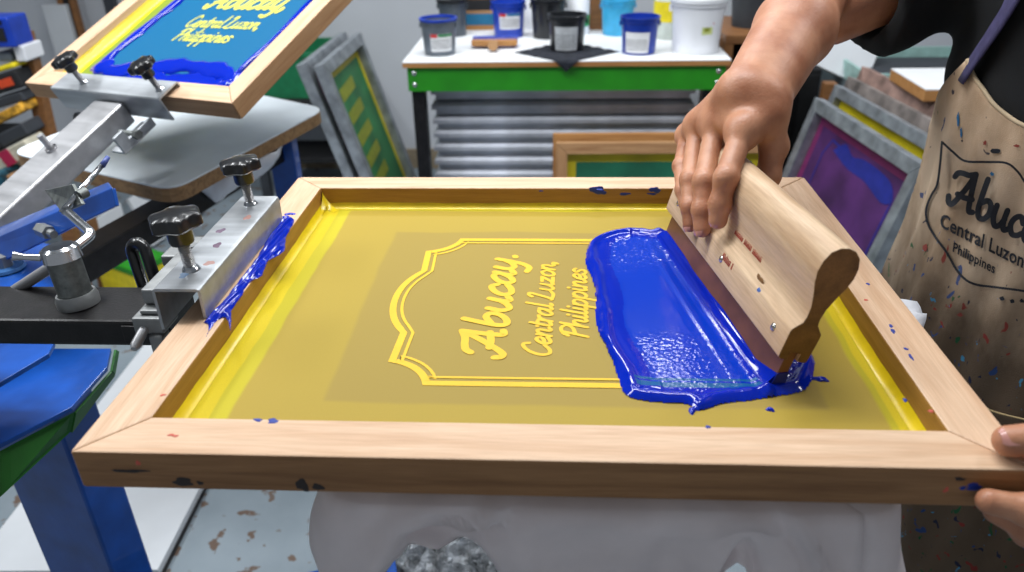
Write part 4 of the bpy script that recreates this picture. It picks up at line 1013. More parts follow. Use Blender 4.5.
# grey drawer cabinet + boards at right back
o = T('drawer_cabinet', 'grey drawer cabinet with pale teal edges behind the apron on the right', 'cabinet', (1.39,2.30,0))
P('cabinet_body', MB().box(0,.50,0,.45,0,.66), 'grey_teal', o, bevel=.003)
for (x0_, x1_, y0_, y1_) in ((0,.50,0,.012), (0,.012,.0125,.4375), (.488,.50,.0125,.4375), (0,.50,.438,.45)): P('tray_edge', MB().box(x0_,x1_,y0_,y1_,.661,.72), 'teal_edge', o)
P('tray_lid', MB().box(.06,.46,.05,.40,.662,.690), 'dark_grey', o)
for i in range(4): P('drawer', MB().box(.02,.48,-.012,-.001,.06+i*.15,.19+i*.15), 'grey_teal', o, bevel=.002)
o = T('side_table', 'small white topped table with a wooden edge seen beside the apron', 'table', (1.385,1.84,0))
P('table_top', MB().box(0,.5,0,.26,.782,.785), 'bench_top', o); P('table_edge', MB().box(0,.5,0,.26,.750,.7818), 'plank_orange', o, bevel=.001)
for xx in (.44,):
    for yy_ in (.03,.20): P('leg', MB().box(xx,xx+.03,yy_,yy_+.03,0,.7495), 'black_metal', o)
mb = MB(); slab(mb, [ay(815,66,2.52), ay(862,88,2.50), ay(885,34,2.62), ay(834,14,2.64)], .012)
o = P('white_board', mb, 'board_white'); tag(o, 'large white board leaning behind the raised arm on the right', 'board')
o = P('wooden_post', MB().box(0,.045,0,.045,0,.66), 'brown', loc=(1.30,2.42,0), bevel=.003); tag(o, 'dark brown wooden post standing right of the bench behind the forearm', 'post')
o = T('black_backdrop', 'low black backdrop box added in the dark corner right of the bench', 'cabinet', (1.08,2.90,0)); P('cabinet_body', MB().box(0,.55,0,.40,0,.60), 'black_matte', o, bevel=.004); P('backdrop_panel', MB().box(.01,.27,-.012,-.001,.02,.58), 'black_matte', o, bevel=.002); P('backdrop_panel', MB().box(.28,.54,-.012,-.001,.02,.58), 'black_matte', o, bevel=.002)  # added black backdrop that keeps the area behind the forearm dark
o = T('side_shelf', 'brown wooden side shelf standing right of the bench', 'shelf', (bx1+.025,2.42,0))
P('shelf_top', MB().box(0,.24,0,.40,.80,.83), 'brown', o, bevel=.002)
P('shelf_side', MB().box(0,.03,0,.40,0,.799), 'brown', o); P('shelf_side', MB().box(.21,.24,0,.40,0,.799), 'brown', o)
P('shelf_board', MB().box(.031,.209,0,.40,.45,.47), 'brown', o); P('shelf_back', MB().box(.031,.209,.385,.40,0,.799), 'black_matte', o)
o = P('bin', MB().lathe([(.0001,0),(.07,0),(.085,.16),(.09,.16),(.09,.15)], 28), 'dark_grey', smooth=40, loc=(bx1+.15,2.60,.8305)); tag(o, 'grey bin on the brown side shelf', 'bin')
# ------------------------------------------------------------------ left background
o = T('black_table', 'black table standing behind the raised screen at the left', 'table', (-1.06,2.95,0))
P('table_top', MB().box(0,.52,0,.40,.43,.47), 'black_matte', o, bevel=.003)
for xx in (.02,.46):
    for yy_ in (.02,.34): P('leg', MB().box(xx,xx+.04,yy_,yy_+.04,0,.429), 'dark_grey', o)
P('table_shelf', MB().box(.061,.459,.061,.339,.16,.18), 'black_matte', o)
o = T('crate', 'green plastic crate on the black table', 'crate', (-1.06,2.98,.471))
P('crate_body', MB().box(0,.40,0,.34,0,.01).box(0,.40,0,.012,.0102,.20).box(0,.40,.328,.34,.0102,.20).box(0,.012,.0122,.3278,.0102,.20).box(.388,.40,.0122,.3278,.0102,.20), 'green_box', o, bevel=.002)
P('crate_rim', MB().box(-.008,.408,-.008,-.0002,.18,.20), 'green_box', o, bevel=.001)
# boxes and panels on the floor, seen under the platens
for (lab, mt, bl0, br0, tl0, tr0, nm) in (
    ('grey white board standing on the floor left of the black loop handle', 'board_white', (106,275), (132,256), (90,222), (117,203), 'white_board'),
    ('second grey white board standing behind the loop handle', 'board_white', (150,247), (163,238), (126,200), (141,190), 'white_board'),
    ('brown plank standing left of the grey white board behind the press', 'brown', (100,292), (109,284), (78,205), (88,200), 'plank'),
    ('dark brown board standing right of the grey white boards behind the press', 'brown', (178,224), (205,212), (143,188), (175,172), 'plank')):
    B0, B1 = az(*bl0, .01), az(*br0, .01); T0, T1 = ay(*tl0, B0[1]+.04), ay(*tr0, B1[1]+.04)
    mb = MB(); slab(mb, [B0, B1, T1, T0], .016); o = P(nm, mb, mt, bevel=.001); tag(o, lab, 'plank' if nm == 'plank' else 'board')
gx = az(128,282,.06)
o = T('green_box', 'low box with green lid and yellow side on the floor behind the press hub', 'box', (gx[0]-.1, gx[1], 0), (0,0,-.5)); P('box_body', MB().box(0,.22,0,.14,0,.14), 'yellow', o, bevel=.003); P('box_lid', MB().box(-.004,.224,-.004,.144,.1405,.165), 'green_paint', o, bevel=.003)
# pale panel standing on the floor by the column
q1, q2 = az(199,488,.03), az(160,564,.03); dq = (q2-q1)[:2]; L_ = np.linalg.norm(dq); dq = dq/L_
o = T('floor_panel', 'pale grey board lying on the floor right of the blue column', 'panel', (q1[0], q1[1], 0), (0,0,math.atan2(dq[1], dq[0])+PI/2))
P('panel_board', MB().box(-.42,0,-.25,.95,.008,.028), 'board_white', o, bevel=.002); P('panel_shadow', MB().box(-.42,.004,-.254,.954,.0005,.0078), 'black_matte', o, 'thin dark shadow strip under the board')  # black strip stands in for the thin shadow along the board
# things under the screen, seen between the shirt and the bottom of the picture
q1 = az(405,565,.30); o = pfoot = T('press_foot', 'blue steel foot of the press seen under the shirt hem', 'foot', (q1[0], q1[1], 0), (0,0,.3)); P('foot_tube', MB().box(-.22,-.015,-.03,.03,0,.30), 'blue_paint', o, bevel=.003); P('foot_plate', MB().box(-.24,.04,-.06,.06,0,.012), 'blue_paint', o)
q1 = az(440,566,.15); mb = MB(); rr_ = random.Random(5); rows = []
for i in range(25): rows.append([(q1[0]-.12+.30*i/24, q1[1]-.10+.25*j/20, .15+.04*rr_.random()*(0 < i < 24)*(0 < j < 20)) for j in range(21)])
o = P('crumpled_wrap', mb.grid(rows), 'plastic_wrap', solid=.002); tag(o, 'crumpled clear plastic wrap lying below the shirt hem', 'plastic wrap')
o = P('storage_box', MB().box(q1[0]-.13,q1[0]+.19,q1[1]-.11,q1[1]+.16,0,.148), 'dirty', bevel=.003); tag(o, 'grimy low box under the crumpled plastic wrap', 'box')
# left shelf with supplies
sx0, sy0 = -1.75, 2.05
o = T('supply_rack', 'tilted brown wooden rack standing at the far left', 'rack', (sx0, sy0, 0), (0,0,math.radians(0)))
pA, pB = ay(14,-10,2.10), ay(56,170,2.02)
def rr(p): return tuple(np.asarray(p)-np.array([sx0, sy0, 0]))
mb = MB(); MM = align(rr(pB), rr(pA), (0,-1,0)); mb.box(-.6,.45,-.022,.022,-.02,.02,MM); P('rack_post', mb, 'brown', o)
for i, zz in enumerate((.38,.55,.72,.88)):
    e_ = ay(30+8*(3-i), 100, 2.1); P('rack_shelf', MB().box(-.55, .24-.04*i, 0, .30, zz-.012, zz), 'black_matte', o, bevel=.002)
def item(lab, nm, cat, px, py, Y, w_, h_, mt, d_=.10, rot=0, parts=()):
    q_ = ay(px, py, Y); t_ = T(nm, lab, cat, (q_[0], q_[1], q_[2]), (0, rot, 0))
    P(nm+'_body', MB().box(-w_/2, w_/2, 0, d_, 0, h_), mt, t_, bevel=.006, seg=3)
    for (pn, x0_, x1_, z0_, z1_, m2) in parts: P(pn, MB().box(x0_, x1_, -.003, -.0004, z0_, z1_), m2, t_)
    return t_
item('blue plastic drill case on the top shelf of the left rack', 'tool_case', 'tool case', -6, 48, 1.98, .14, .09, 'blue_bucket', .1, 0, (('case_window', -.05, .05, .02, .06, 'black_matte'), ('case_handle', -.05, .05, .07, .082, 'black_plastic')))
item('white bottle beside the blue case on the left rack', 'bottle', 'bottle', 22, 62, 2.0, .035, .05, 'white_plastic')
item('small grey jar below the blue case on the left rack', 'jar', 'jar', 6, 62, 2.0, .045, .03, 'grey_bucket')
item('yellow tape roll edge on the left rack', 'tape_roll', 'tape', 4, 71, 1.98, .08, .016, 'yellow', rot=-.25)
item('black box with an orange label on the left rack', 'box', 'box', 8, 92, 1.97, .115, .055, 'black_matte', rot=-.25, parts=(('orange_label', -.015, .035, .015, .04, 'orange_lbl'),))
item('black lower box beneath the orange labelled box on the left rack', 'box', 'box', 8, 106, 1.97, .13, .03, 'dark_grey', rot=-.25)
item('roll of orange and green patterned tape on the left rack', 'patterned_roll', 'roll', 10, 119, 1.95, .12, .03, plain('pattern_orange', (190,140,40), .6, 0, .9, 40), rot=-.4)
item('dark grey tray below the patterned roll on the left rack', 'tray', 'tray', 16, 141, 1.93, .11, .04, 'dark_grey', rot=-.4)
item('beige knitted roll wrapped with a crimson band at the left edge', 'cloth_roll', 'cloth roll', 14, 164, 1.90, .17, .05, 'knit', rot=-.42, parts=(('crimson_band', -.025, .015, 0, .05, 'red_rag'),))
item('tan bundle under the beige roll at the left edge', 'bundle', 'bundle', 20, 186, 1.86, .10, .04, 'rail_old', rot=-.2)
item('dark blue and green spool at the left edge below the beige roll', 'spool', 'spool', -2, 190, 1.84, .07, .05, plain('spool_teal', (24,90,110), .5, 0, .6, 40), rot=-.2)
# far wall clutter above the raised screen
for (lab, nm, cat, px0, px1, py0, Y, h_, mt) in (
    ('narrow brown post against the far wall left of the white card', 'wooden_post', 'post', 63, 68, 24, 3.30, 1.2, 'brown'),
    ('second narrow brown post beside a dark gap at the far wall', 'wooden_post', 'post', 75, 80, 24, 3.30, 1.2, 'brown'),
    ('black strip between the two brown posts at the far wall', 'dark_strip', 'strip', 68.4, 74.6, 24, 3.31, 1.2, 'black_matte'),
    ('grey white card fixed low on the far wall above the raised screen', 'wall_card', 'card', 57, 80, 60, 3.28, .25, 'board_white'),
    ('dark blue grey post at the far wall behind the raised frame', 'metal_post', 'post', 110, 121, 30, 3.30, 1.3, 'dark_grey')):
    a_ = ay(px0, py0, Y); b_ = ay(px1, py0, Y)
    zb = a_[2] if 'card' in nm else 0; o = P(nm, MB().box(0, b_[0]-a_[0], 0, .03, 0, h_ if 'card' in nm else a_[2]+h_), mt, loc=(a_[0], Y, zb), bevel=.002); tag(o, lab, cat)
# ------------------------------------------------------------------ PERSON (implicit surfaces)
def _v(p): return np.asarray(p, float)
def sd_cone(p, a, b, r1, r2):
    a, b = _v(a), _v(b); ba = b-a; l2 = ba@ba; rr_ = r1-r2; a2 = l2-rr_*rr_; il2 = 1/l2
    pa = p-a; y = pa@ba; z = y-l2; t_ = pa*l2-y[:,None]*ba; x2 = (t_*t_).sum(1); y2 = y*y*l2; z2 = z*z*l2; k_ = np.sign(rr_)*rr_*rr_*x2
    o1 = np.sqrt(x2+z2)*il2-r2; o2 = np.sqrt(x2+y2)*il2-r1; o3 = (np.sqrt(x2*a2*il2)+y*rr_)*il2-r1
    return np.where(np.sign(z)*a2*z2 > k_, o1, np.where(np.sign(y)*a2*y2 < k_, o2, o3))
def sd_ell(p, c, ax_, B=None):
    q_ = p-_v(c)
    if B is not None: q_ = q_@B
    ax_ = _v(ax_); k0 = np.linalg.norm(q_/ax_, axis=1); k1 = np.linalg.norm(q_/ax_**2, axis=1)+1e-9
    return k0*(k0-1)/k1
def smin(a, b, k): h = np.clip(.5+.5*(b-a)/k, 0, 1); return b*(1-h)+a*h-k*h*(1-h)
def smax(a, b, k): return -smin(-a, -b, k)
def mesh_sdf(f, lo, hi, s, proj=3):
    lo = _v(lo); n = np.ceil((_v(hi)-lo)/s).astype(int)+1; K = 5
    nc = n//K+2; g = np.stack(np.meshgrid(*[np.arange(m) for m in nc], indexing='ij'), -1).reshape(-1, 3)
    cc_ = lo+(g*K+K/2)*s; v = np.concatenate([f(cc_[i:i+200000]) for i in range(0, len(cc_), 200000)])
    near = np.abs(v) < s*K*1.25; FB = np.ones(nc*K+1, np.float32)
    sg_ = v < 0
    big = np.repeat(np.repeat(np.repeat(sg_.reshape(nc), K, 0), K, 1), K, 2); FB[:-1,:-1,:-1][big] = -1
    loc_ = np.stack(np.meshgrid(*[np.arange(K+1)]*3, indexing='ij'), -1).reshape(-1, 3)
    gi = g[near]; 
    I = (gi[:,None,:]*K+loc_[None]).reshape(-1, 3); flat = np.unique(np.ravel_multi_index(I.T, FB.shape))
    II = np.stack(np.unravel_index(flat, FB.shape), 1)
    for i in range(0, len(II), 300000):
        J = II[i:i+300000]; FB[J[:,0],J[:,1],J[:,2]] = f(lo+J*s)
    S = FB < 0; sh_ = np.array(FB.shape); quads = []
    for axis in range(3):
        sl0 = [slice(1, m-1) for m in sh_]; sl1 = list(sl0); sl1[axis] = slice(2, sh_[axis])
        s0 = S[tuple(sl0)]; s1_ = S[tuple(sl1)]; E = np.argwhere(s0 != s1_)
        inside = s0[E[:,0],E[:,1],E[:,2]]; E = E+1
        u = [(axis+1) % 3, (axis+2) % 3]; du = np.zeros(3, int); du[u[0]] = 1; dv = np.zeros(3, int); dv[u[1]] = 1
        Q = [np.ravel_multi_index((E-d_).T, FB.shape) for d_ in (du*0, du, du+dv, dv)]
        Q = np.stack(Q, 1); Q[~inside] = Q[~inside][:, ::-1]; quads.append(Q)
    Q = np.concatenate(quads); uq, inv = np.unique(Q, return_inverse=True); Q = inv.reshape(Q.shape)
    C_ = np.stack(np.unravel_index(uq, FB.shape), 1); acc = np.zeros((len(C_), 3)); cnt = np.zeros(len(C_))
    cor = np.array([[i>>2&1, i>>1&1, i&1] for i in range(8)])
    for i in range(8):
        for j in range(i+1, 8):
            if abs(cor[i]-cor[j]).sum() != 1: continue
            a_ = C_+cor[i]; b_ = C_+cor[j]; fa = FB[tuple(a_.T)].astype(float); fb = FB[tuple(b_.T)].astype(float); m_ = (fa < 0) != (fb < 0)
            t_ = fa/(fa-fb+1e-12); pnt = a_+(b_-a_)*t_[:,None]; acc[m_] += pnt[m_]; cnt[m_] += 1
    V_ = lo+acc/np.maximum(cnt, 1)[:,None]*s
    return V_, Q
def project(f, V_, it=2):
    V_ = V_.copy()
    for _ in range(it):
        for i in range(0, len(V_), 300000):
            q_ = V_[i:i+300000]; d0 = f(q_); e_ = 4e-4; G = np.stack([(f(q_+np.eye(3)[k_]*e_)-d0)/e_ for k_ in range(3)], 1)
            l_ = (G*G).sum(1)+1e-6; V_[i:i+300000] = q_-G*np.clip(d0/l_, -.003, .003)[:,None]
    return V_
FWD = _v([-.88,-.475,0]); FWD /= np.linalg.norm(FWD); LEFT = _v([.475,-.88,0]); LEFT /= np.linalg.norm(LEFT)   # person's left hand side
BC = _v([.968,.496,0])                                                    # body axis on the floor
def lean(z): return float(np.interp(z, [.5,.8,.95,1.1,1.25,1.4,1.6], [-.07,-.065,-.04,-.015,.045,.10,.13]))
def bp3(l, f, z): return BC+LEFT*l+FWD*(f+lean(z))+_v([0,0,z])
# --- right hand joints
hand = {}
SC = {
 'index':  [((742,133),-.008,.0116), ((726,178),-.0268,.0110), ((720,204),-.0250,.0100), ((718,220),-.0225,.0090)],
 'middle': [((716,127),-.011,.0116), ((704,181),-.0275,.0106), ((702,210),-.0255,.0096), ((702,229),-.0225,.0086)],
 'ring':   [((698,128),-.010,.0108), ((690,180),-.0265,.0100), ((690,207),-.0255,.0086), ((690,225),-.0225,.0075)],
 'pinky':  [((688,136),.002,.0100), ((681,166),-.0210,.0086), ((683,190),-.0240,.0076), ((685,205),-.0220,.0066)],
 'thumb':  [((768,118),.018,.0170), ((774,146),.034,.0135), ((768,176),.034,.0115), ((757,196),.030,.0095)]}
for k_, v_ in SC.items(): hand[k_] = [(sq_hit(*a_, t_), r_) for a_, t_, r_ in v_]
WR = sq_hit(752, 99, .004); EL = ay(818,-6,.610)
hn = n3
fdir = (EL-WR)/np.linalg.norm(EL-WR); side = np.cross(fdir, ray(752,99)); side /= np.linalg.norm(side)
if (CR.T@side)[0] < 0: side = -side      # side points to the right of the picture
SHR = bp3(-.197, -.05, 1.268); EL2 = ay(832,12,.625); SHL = bp3(.20, -.02, 1.29)
# --- left hand at the near right corner
def lp_(x, y, z): return _v([x, y, z])
thL = [(lp_(.735,-.004,1.004),.0150), (lp_(.700,.020,1.0165),.0125), (lp_(.664,.026,1.0125),.0098)]
tA = az(1003,441,1.012); thL[2] = (tA+_v([.004,0,0]), .0105); thL[1] = (tA+_v([.034,-.002,.004]), .0125)
fA = ay(986,500,-.012)
ixL = [(_v([.742,-.028,.992]),.0130), (fA+_v([.052,-.012,-.004]),.0110), (fA+_v([.026,-.004,-.0045]),.0098), (fA+_v([.003,.001,-.002]),.0084)]
mdL = [(_v([.752,-.030,.975]),.0125), (fA+_v([.062,-.012,-.026]),.0108), (fA+_v([.036,.002,-.026]),.0098), (fA+_v([.018,.012,-.021]),.0085)]
rgL = [(_v([.760,-.026,.960]),.0115), (fA+_v([.068,-.004,-.044]),.0100), (fA+_v([.044,.012,-.040]),.0090), (fA+_v([.028,.022,-.030]),.0078)]
pkL = [(_v([.768,-.018,.948]),.0105), (fA+_v([.074,.006,-.056]),.0088), (fA+_v([.054,.020,-.050]),.0078), (fA+_v([.040,.028,-.040]),.0068)]
WRL = _v([.830,-.030,1.010]); ELL = _v([1.085,.030,1.07])
HD = bp3(0,.03,1.545)
def chain(p, js, k=.003):
    d_ = None
    for (a_, ra), (b_, rb_) in zip(js, js[1:]):
        q_ = sd_cone(p, a_, b_, ra*1.0, rb_*1.0); d_ = q_ if d_ is None else smin(d_, q_, k)
    for (a_, ra) in js[1:-1]: d_ = smin(d_, np.linalg.norm(p-a_, axis=1)-ra*1.00, .006)   # knuckle swell
    return d_
def hand_sdf(p, H_, wr, sdv, wr_r, nails=()):
    d_ = None
    fs = [chain(p, H_[k_]) for k_ in ('index','middle','ring','pinky')]
    d_ = fs[0]
    for q_ in fs[1:]: d_ = smin(d_, q_, .0030)
    palm = None
    for i, k_ in enumerate(('index','middle','ring','pinky')):
        m_, r_ = H_[k_][0]; off = sdv*(.016-.0105*i)
        q_ = sd_cone(p, wr+off, m_, .0185, r_*1.22); palm = q_ if palm is None else smin(palm, q_, .018)
    names = ('index','middle','ring','pinky')
    for i in range(3):
        (m0, r0), (m1, r1) = H_[names[i]][0], H_[names[i+1]][0]; up0 = (wr-(m0+m1)/2); up0 = up0/np.linalg.norm(up0)
        palm = smin(palm, sd_cone(p, m0+up0*.007, m1+up0*.007, r0*1.12, r1*1.12), .014)
        palm = smin(palm, sd_cone(p, wr+sdv*(.010-.0105*i), (m0+m1)/2+up0*.010, .0180, (r0+r1)*.56), .012)
    palm = smin(palm, sd_cone(p, wr+sdv*.016, H_['thumb'][0][0], .018, H_['thumb'][0][1]), .014)
    palm = smin(palm, sd_cone(p, H_['thumb'][0][0], H_['index'][0][0], .0110, .0090), .014)
    d_ = smin(d_, palm, .007)
    d_ = smin(d_, chain(p, H_['thumb'], .004), .007)
    for i, k_ in enumerate(('index','middle','ring','pinky')):   # knuckles
        m_, r_ = H_[k_][0]; c_ = m_; d_ = smin(d_, np.linalg.norm(p-c_, axis=1)-r_*1.03, .014)
    return d_
HR = hand; HL = {'index': ixL, 'middle': mdL, 'ring': rgL, 'pinky': pkL, 'thumb': thL}
sideL = _v([0,.55,.83]); sideL /= np.linalg.norm(sideL)
def near(p, c, r): return np.linalg.norm(p-c, axis=1)-r
def body_sdf(p):
    out = np.full(len(p), 9.0)
    # right arm and hand
    cH = (hand['middle'][0][0]+WR)/2; m = near(p, cH, .26) < 0
    def rarm(p):
        mid = WR+(EL-WR)*.62
        a_ = sd_cone(p, WR+side*.0135, mid+side*.006, .0218, .0345); b_ = sd_cone(p, WR-side*.0125, mid-side*.010, .0218, .0355)
        d_ = smin(a_, b_, .02); d_ = smin(d_, sd_cone(p, mid, EL, .0410, .0360), .02)
        d_ = smin(d_, sd_cone(p, EL2, EL2+(SHR-EL2)*.9, .0400, .0500), .006)
        return d_
    out = rarm(p)
    if m.any(): out[m] = smin(out[m], hand_sdf(p[m], HR, WR, side, .02), .014)
    # left arm and hand
    mm = near(p, WRL, .30) < 0
    d_ = smin(sd_cone(p, WRL, ELL, .0270, .0400), sd_cone(p, ELL, ELL+(SHL-ELL)*.9, .0410, .0560), .012)
    if mm.any(): d_[mm] = smin(d_[mm], hand_sdf(p[mm], HL, WRL, sideL, .02), .014)
    # trunk, neck, head
    t_ = sd_cone(p, bp3(-.16,-.02,1.285), bp3(.16,-.02,1.285), .055, .055)
    t_ = smin(t_, sd_ell(p, bp3(0,-.01,1.16), (.155,.095,.20), np.stack([LEFT, FWD, _v([0,0,1])], 1)), .05)
    t_ = smin(t_, sd_ell(p, bp3(0,-.01,.93), (.150,.10,.17), np.stack([LEFT, FWD, _v([0,0,1])], 1)), .06)
    t_ = smin(t_, sd_cone(p, bp3(0,-.01,1.29), bp3(0,.01,1.45), .062, .056), .03)
    B_ = np.stack([LEFT, FWD, _v([0,0,1])], 1)
    h_ = sd_ell(p, HD, (.077,.098,.098), B_); h_ = smin(h_, sd_ell(p, HD+FWD*.022-_v([0,0,.062]), (.055,.066,.062), B_), .03)
    h_ = smin(h_, sd_cone(p, HD+FWD*.094+_v([0,0,.006]), HD+FWD*.112-_v([0,0,.030]), .009, .0135), .012)
    h_ = smin(h_, sd_cone(p, HD+FWD*.088-_v([0,0,.066])-LEFT*.018, HD+FWD*.088-_v([0,0,.066])+LEFT*.018, .008, .008), .012)
    for s_ in (-1, 1):
        h_ = smax(h_, -(near(p, HD+FWD*.100+LEFT*.033*s_+_v([0,0,.004]), .014)), .012)
        h_ = smin(h_, sd_ell(p, HD+LEFT*.080*s_-FWD*.002-_v([0,0,.012]), (.010,.018,.032), B_), .006)
    t_ = smin(t_, h_, .02)
    out = smin(out, t_, .03); out = smin(out, d_, .03)
    return out
lo_ = np.minimum.reduce([hand['ring'][3][0], hand['pinky'][1][0], fA])-.04; 
Vb, Qb = mesh_sdf(body_sdf, (.44,-.10,.76), (1.27,.86,1.70), .0036)
# finer quads over both hands
cen_ = Vb[Qb].mean(1); hc = _v(hand['middle'][1][0]); selq = (np.linalg.norm(cen_-(hc+WR)/2, axis=1) < .16) | (np.linalg.norm(cen_-_v([.72,0,.99]), axis=1) < .11)
bmx = bmesh.new(); bv = [bmx.verts.new(v) for v in Vb]; bf = [bmx.faces.new([bv[i] for i in q_]) for q_ in Qb]
ed = list({e_ for f_, s_ in zip(bf, selq) if s_ for e_ in f_.edges})
bmesh.ops.subdivide_edges(bmx, edges=ed, cuts=1, use_grid_fill=True)
me = bpy.data.meshes.new('body'); bmx.to_mesh(me); bmx.free()
co = np.zeros(len(me.vertices)*3); me.vertices.foreach_get('co', co); co = co.reshape(-1, 3)
co = project(body_sdf, co, 2)
# skin creases over the finger joints of the right hand
for k_ in ('index','middle','ring','pinky'):
    for j in (1, 2):
        c_, r_ = hand[k_][j]; ax1 = hand[k_][j+1][0]-hand[k_][j-1][0]; ax1 /= np.linalg.norm(ax1); d_ = co-c_; m = np.linalg.norm(d_, axis=1) < r_*1.7
        s_ = d_[m]@ax1; rad = d_[m]-s_[:,None]*ax1; rn = rad/(np.linalg.norm(rad, axis=1)[:,None]+1e-9); back = np.clip((rn@(-n3)), 0, 1)
        w_ = sum(np.exp(-((s_-o_)/.0007)**2) for o_ in (-.004,-.0012,.0016,.0042))*back*np.exp(-(s_/.007)**2)
        co[m] -= rn*(w_*(.0007 if j == 1 else .00045))[:,None]
me.vertices.foreach_set('co', co.ravel()); me.update()
me.polygons.foreach_set('use_smooth', [True]*len(me.polygons)); me.materials.append(W['skin'])
per_ = T('person', 'person in a black t-shirt and paint stained canvas apron pulling the squeegee at the right', 'person', (BC[0], BC[1], 0))
body = bpy.data.objects.new('body', me); COL.objects.link(body); body.parent = per_; body.location = (-BC[0], -BC[1], 0)
def PP(name, mb, mat, label=None, **kw): return P(name, mb, mat, per_, label, loc=(-BC[0], -BC[1], 0), **kw)
# nails
def nail(c_, dr, nrm_, w_=.0052, l_=.0065):
    dr = _v(dr)/np.linalg.norm(dr); nrm_ = _v(nrm_)-dr*(_v(nrm_)@dr); nrm_ /= np.linalg.norm(nrm_); sv = np.cross(dr, nrm_); rows = []
    for i in np.linspace(-1, 1, 9):
        row = []
        for j in np.linspace(-1, 1, 9):
            ww = w_*math.sqrt(max(.0, 1-.55*abs(i)**4)); row.append(c_+dr*l_*i+sv*ww*j-nrm_*(.0022*j*j+.0010*max(0, i)**2))
        rows.append(row)
    return rows
for k_, js in list(hand.items())[:3]:
    tp, r_ = js[3]; pv = js[2][0]; dr = tp-pv; tocam = CP-tp; tocam /= np.linalg.norm(tocam)
    nn_ = -n3*.8+tocam*.4; nn_ = nn_/np.linalg.norm(nn_)
    PP('nail', MB().grid(nail(tp+nn_*(r_*.94)+dr/np.linalg.norm(dr)*.0022, dr, nn_, r_*.66, .0060)), 'nail', smooth=True)
tp, r_ = thL[2]; PP('nail', MB().grid(nail(tp+_v([-.001,-.0045,.0090]), tp-thL[1][0], _v([.0,-.45,1]), .0068, .0080)), 'nail', smooth=True)
tp, r_ = ixL[3]; PP('nail', MB().grid(nail(tp+_v([.002,-.0078,-.003]), tp-ixL[2][0], _v([0,-1,-.35]), .0050, .0060)), 'nail', smooth=True)
# face details and hair
for s_ in (-1, 1):
    c_ = HD+FWD*.0785+LEFT*.033*s_+_v([0,0,.004]); PP('eye', MB().lathe([(.0001,.0108)]+[(.0108*math.sin(a_), .0108*math.cos(a_)) for a_ in np.linspace(.2, PI-.2, 10)]+[(.0001,-.0108)], 20, Matrix.Translation(c_)), 'eye', smooth=True)
    c_ = c_+FWD*.0070-_v([0,0,.0045])+LEFT*(-.001); PP('iris', MB().lathe([(.0001,.005),(.0035,.0035),(.005,0),(.0035,-.0035),(.0001,-.005)], 16, Matrix.Translation(c_)), 'iris', smooth=True)
    PP('eyebrow', MB().tube([HD+FWD*(.092-.006*abs(a_-.5))+LEFT*s_*(.016+.036*a_)+_v([0,0,.028+.004*math.sin(a_*PI)]) for a_ in np.linspace(0,1,6)], .0032, 8), 'hair', smooth=True)
PP('mouth', MB().tube([HD+FWD*(.094-.010*abs(a_))-_v([0,0,.062])+LEFT*.024*a_ for a_ in np.linspace(-1,1,9)], [.001,.003,.0042,.0048,.0044,.0048,.0042,.003,.001], 8), 'lip', smooth=True)
Bb = np.stack([LEFT, FWD, _v([0,0,1])], 1)
def hair_sdf(p):
    h_ = sd_ell(p, HD+_v([0,0,.010])-FWD*.006, (.088,.108,.108), Bb); q_ = (p-HD)@Bb
    cut = np.maximum(q_[:,1]*.85-q_[:,2]*.55-.018, -q_[:,2]-.055); cut = np.maximum(cut, np.minimum(q_[:,1]+.02, -q_[:,2]+.02)*1.0)
    return smax(h_, cut, .012)
Vh, Qh = mesh_sdf(hair_sdf, HD-.15, HD+.15, .005); PP('hair', (Vh.tolist(), [], Qh.tolist()), 'hair', 'short black hair', smooth=True)
# t-shirt
HEMR = SHR+(EL2-SHR)*.80; HEML = SHL+(ELL-SHL)*.62
def trunk(p):
    d_ = sd_ell(p, bp3(0,-.005,1.14), (.192,.130,.26), Bb)
    d_ = smin(d_, sd_ell(p, bp3(0,.0,.90), (.198,.145,.28), Bb), .08)
    d_ = smin(d_, sd_cone(p, bp3(-.155,-.02,1.275), bp3(.155,-.02,1.275), .075, .075), .05)
    return d_
def shirt_sdf(p):
    d_ = trunk(p)
    fold = .0022*np.sin(p[:,2]*70+p[:,0]*40)+.0025*np.sin(p[:,1]*55-p[:,2]*30)
    for (s_, e_, el_) in ((SHR, HEMR, EL), (SHL, HEML, ELL)):
        ax1 = (el_-s_)/np.linalg.norm(el_-s_); q_ = sd_cone(p, s_, e_+ax1*.05, .078, .082)
        cutd = (p-e_)@ax1; q_ = smax(q_, cutd, .006)
        hol = sd_cone(p, e_-ax1*.010, e_+ax1*.1, .052, .072); q_ = smax(q_, -hol, .004)
        d_ = smin(d_, q_, .03) if True else d_
        d_ = np.maximum(d_, -np.where(cutd > -.030, hol, 1))
    d_ = smax(d_, .76-p[:,2], .01)
    d_ = smax(d_, -sd_cone(p, bp3(0,.0,1.355), bp3(0,.03,1.50), .072, .09), .01)
    return d_+fold
Vs, Qs = mesh_sdf(shirt_sdf, (.60,-.05,.74), (1.32,.92,1.42), .005); PP('t_shirt', (Vs.tolist(), [], Qs.tolist()), 'tshirt', 'black t-shirt with loose short sleeves', smooth=True)
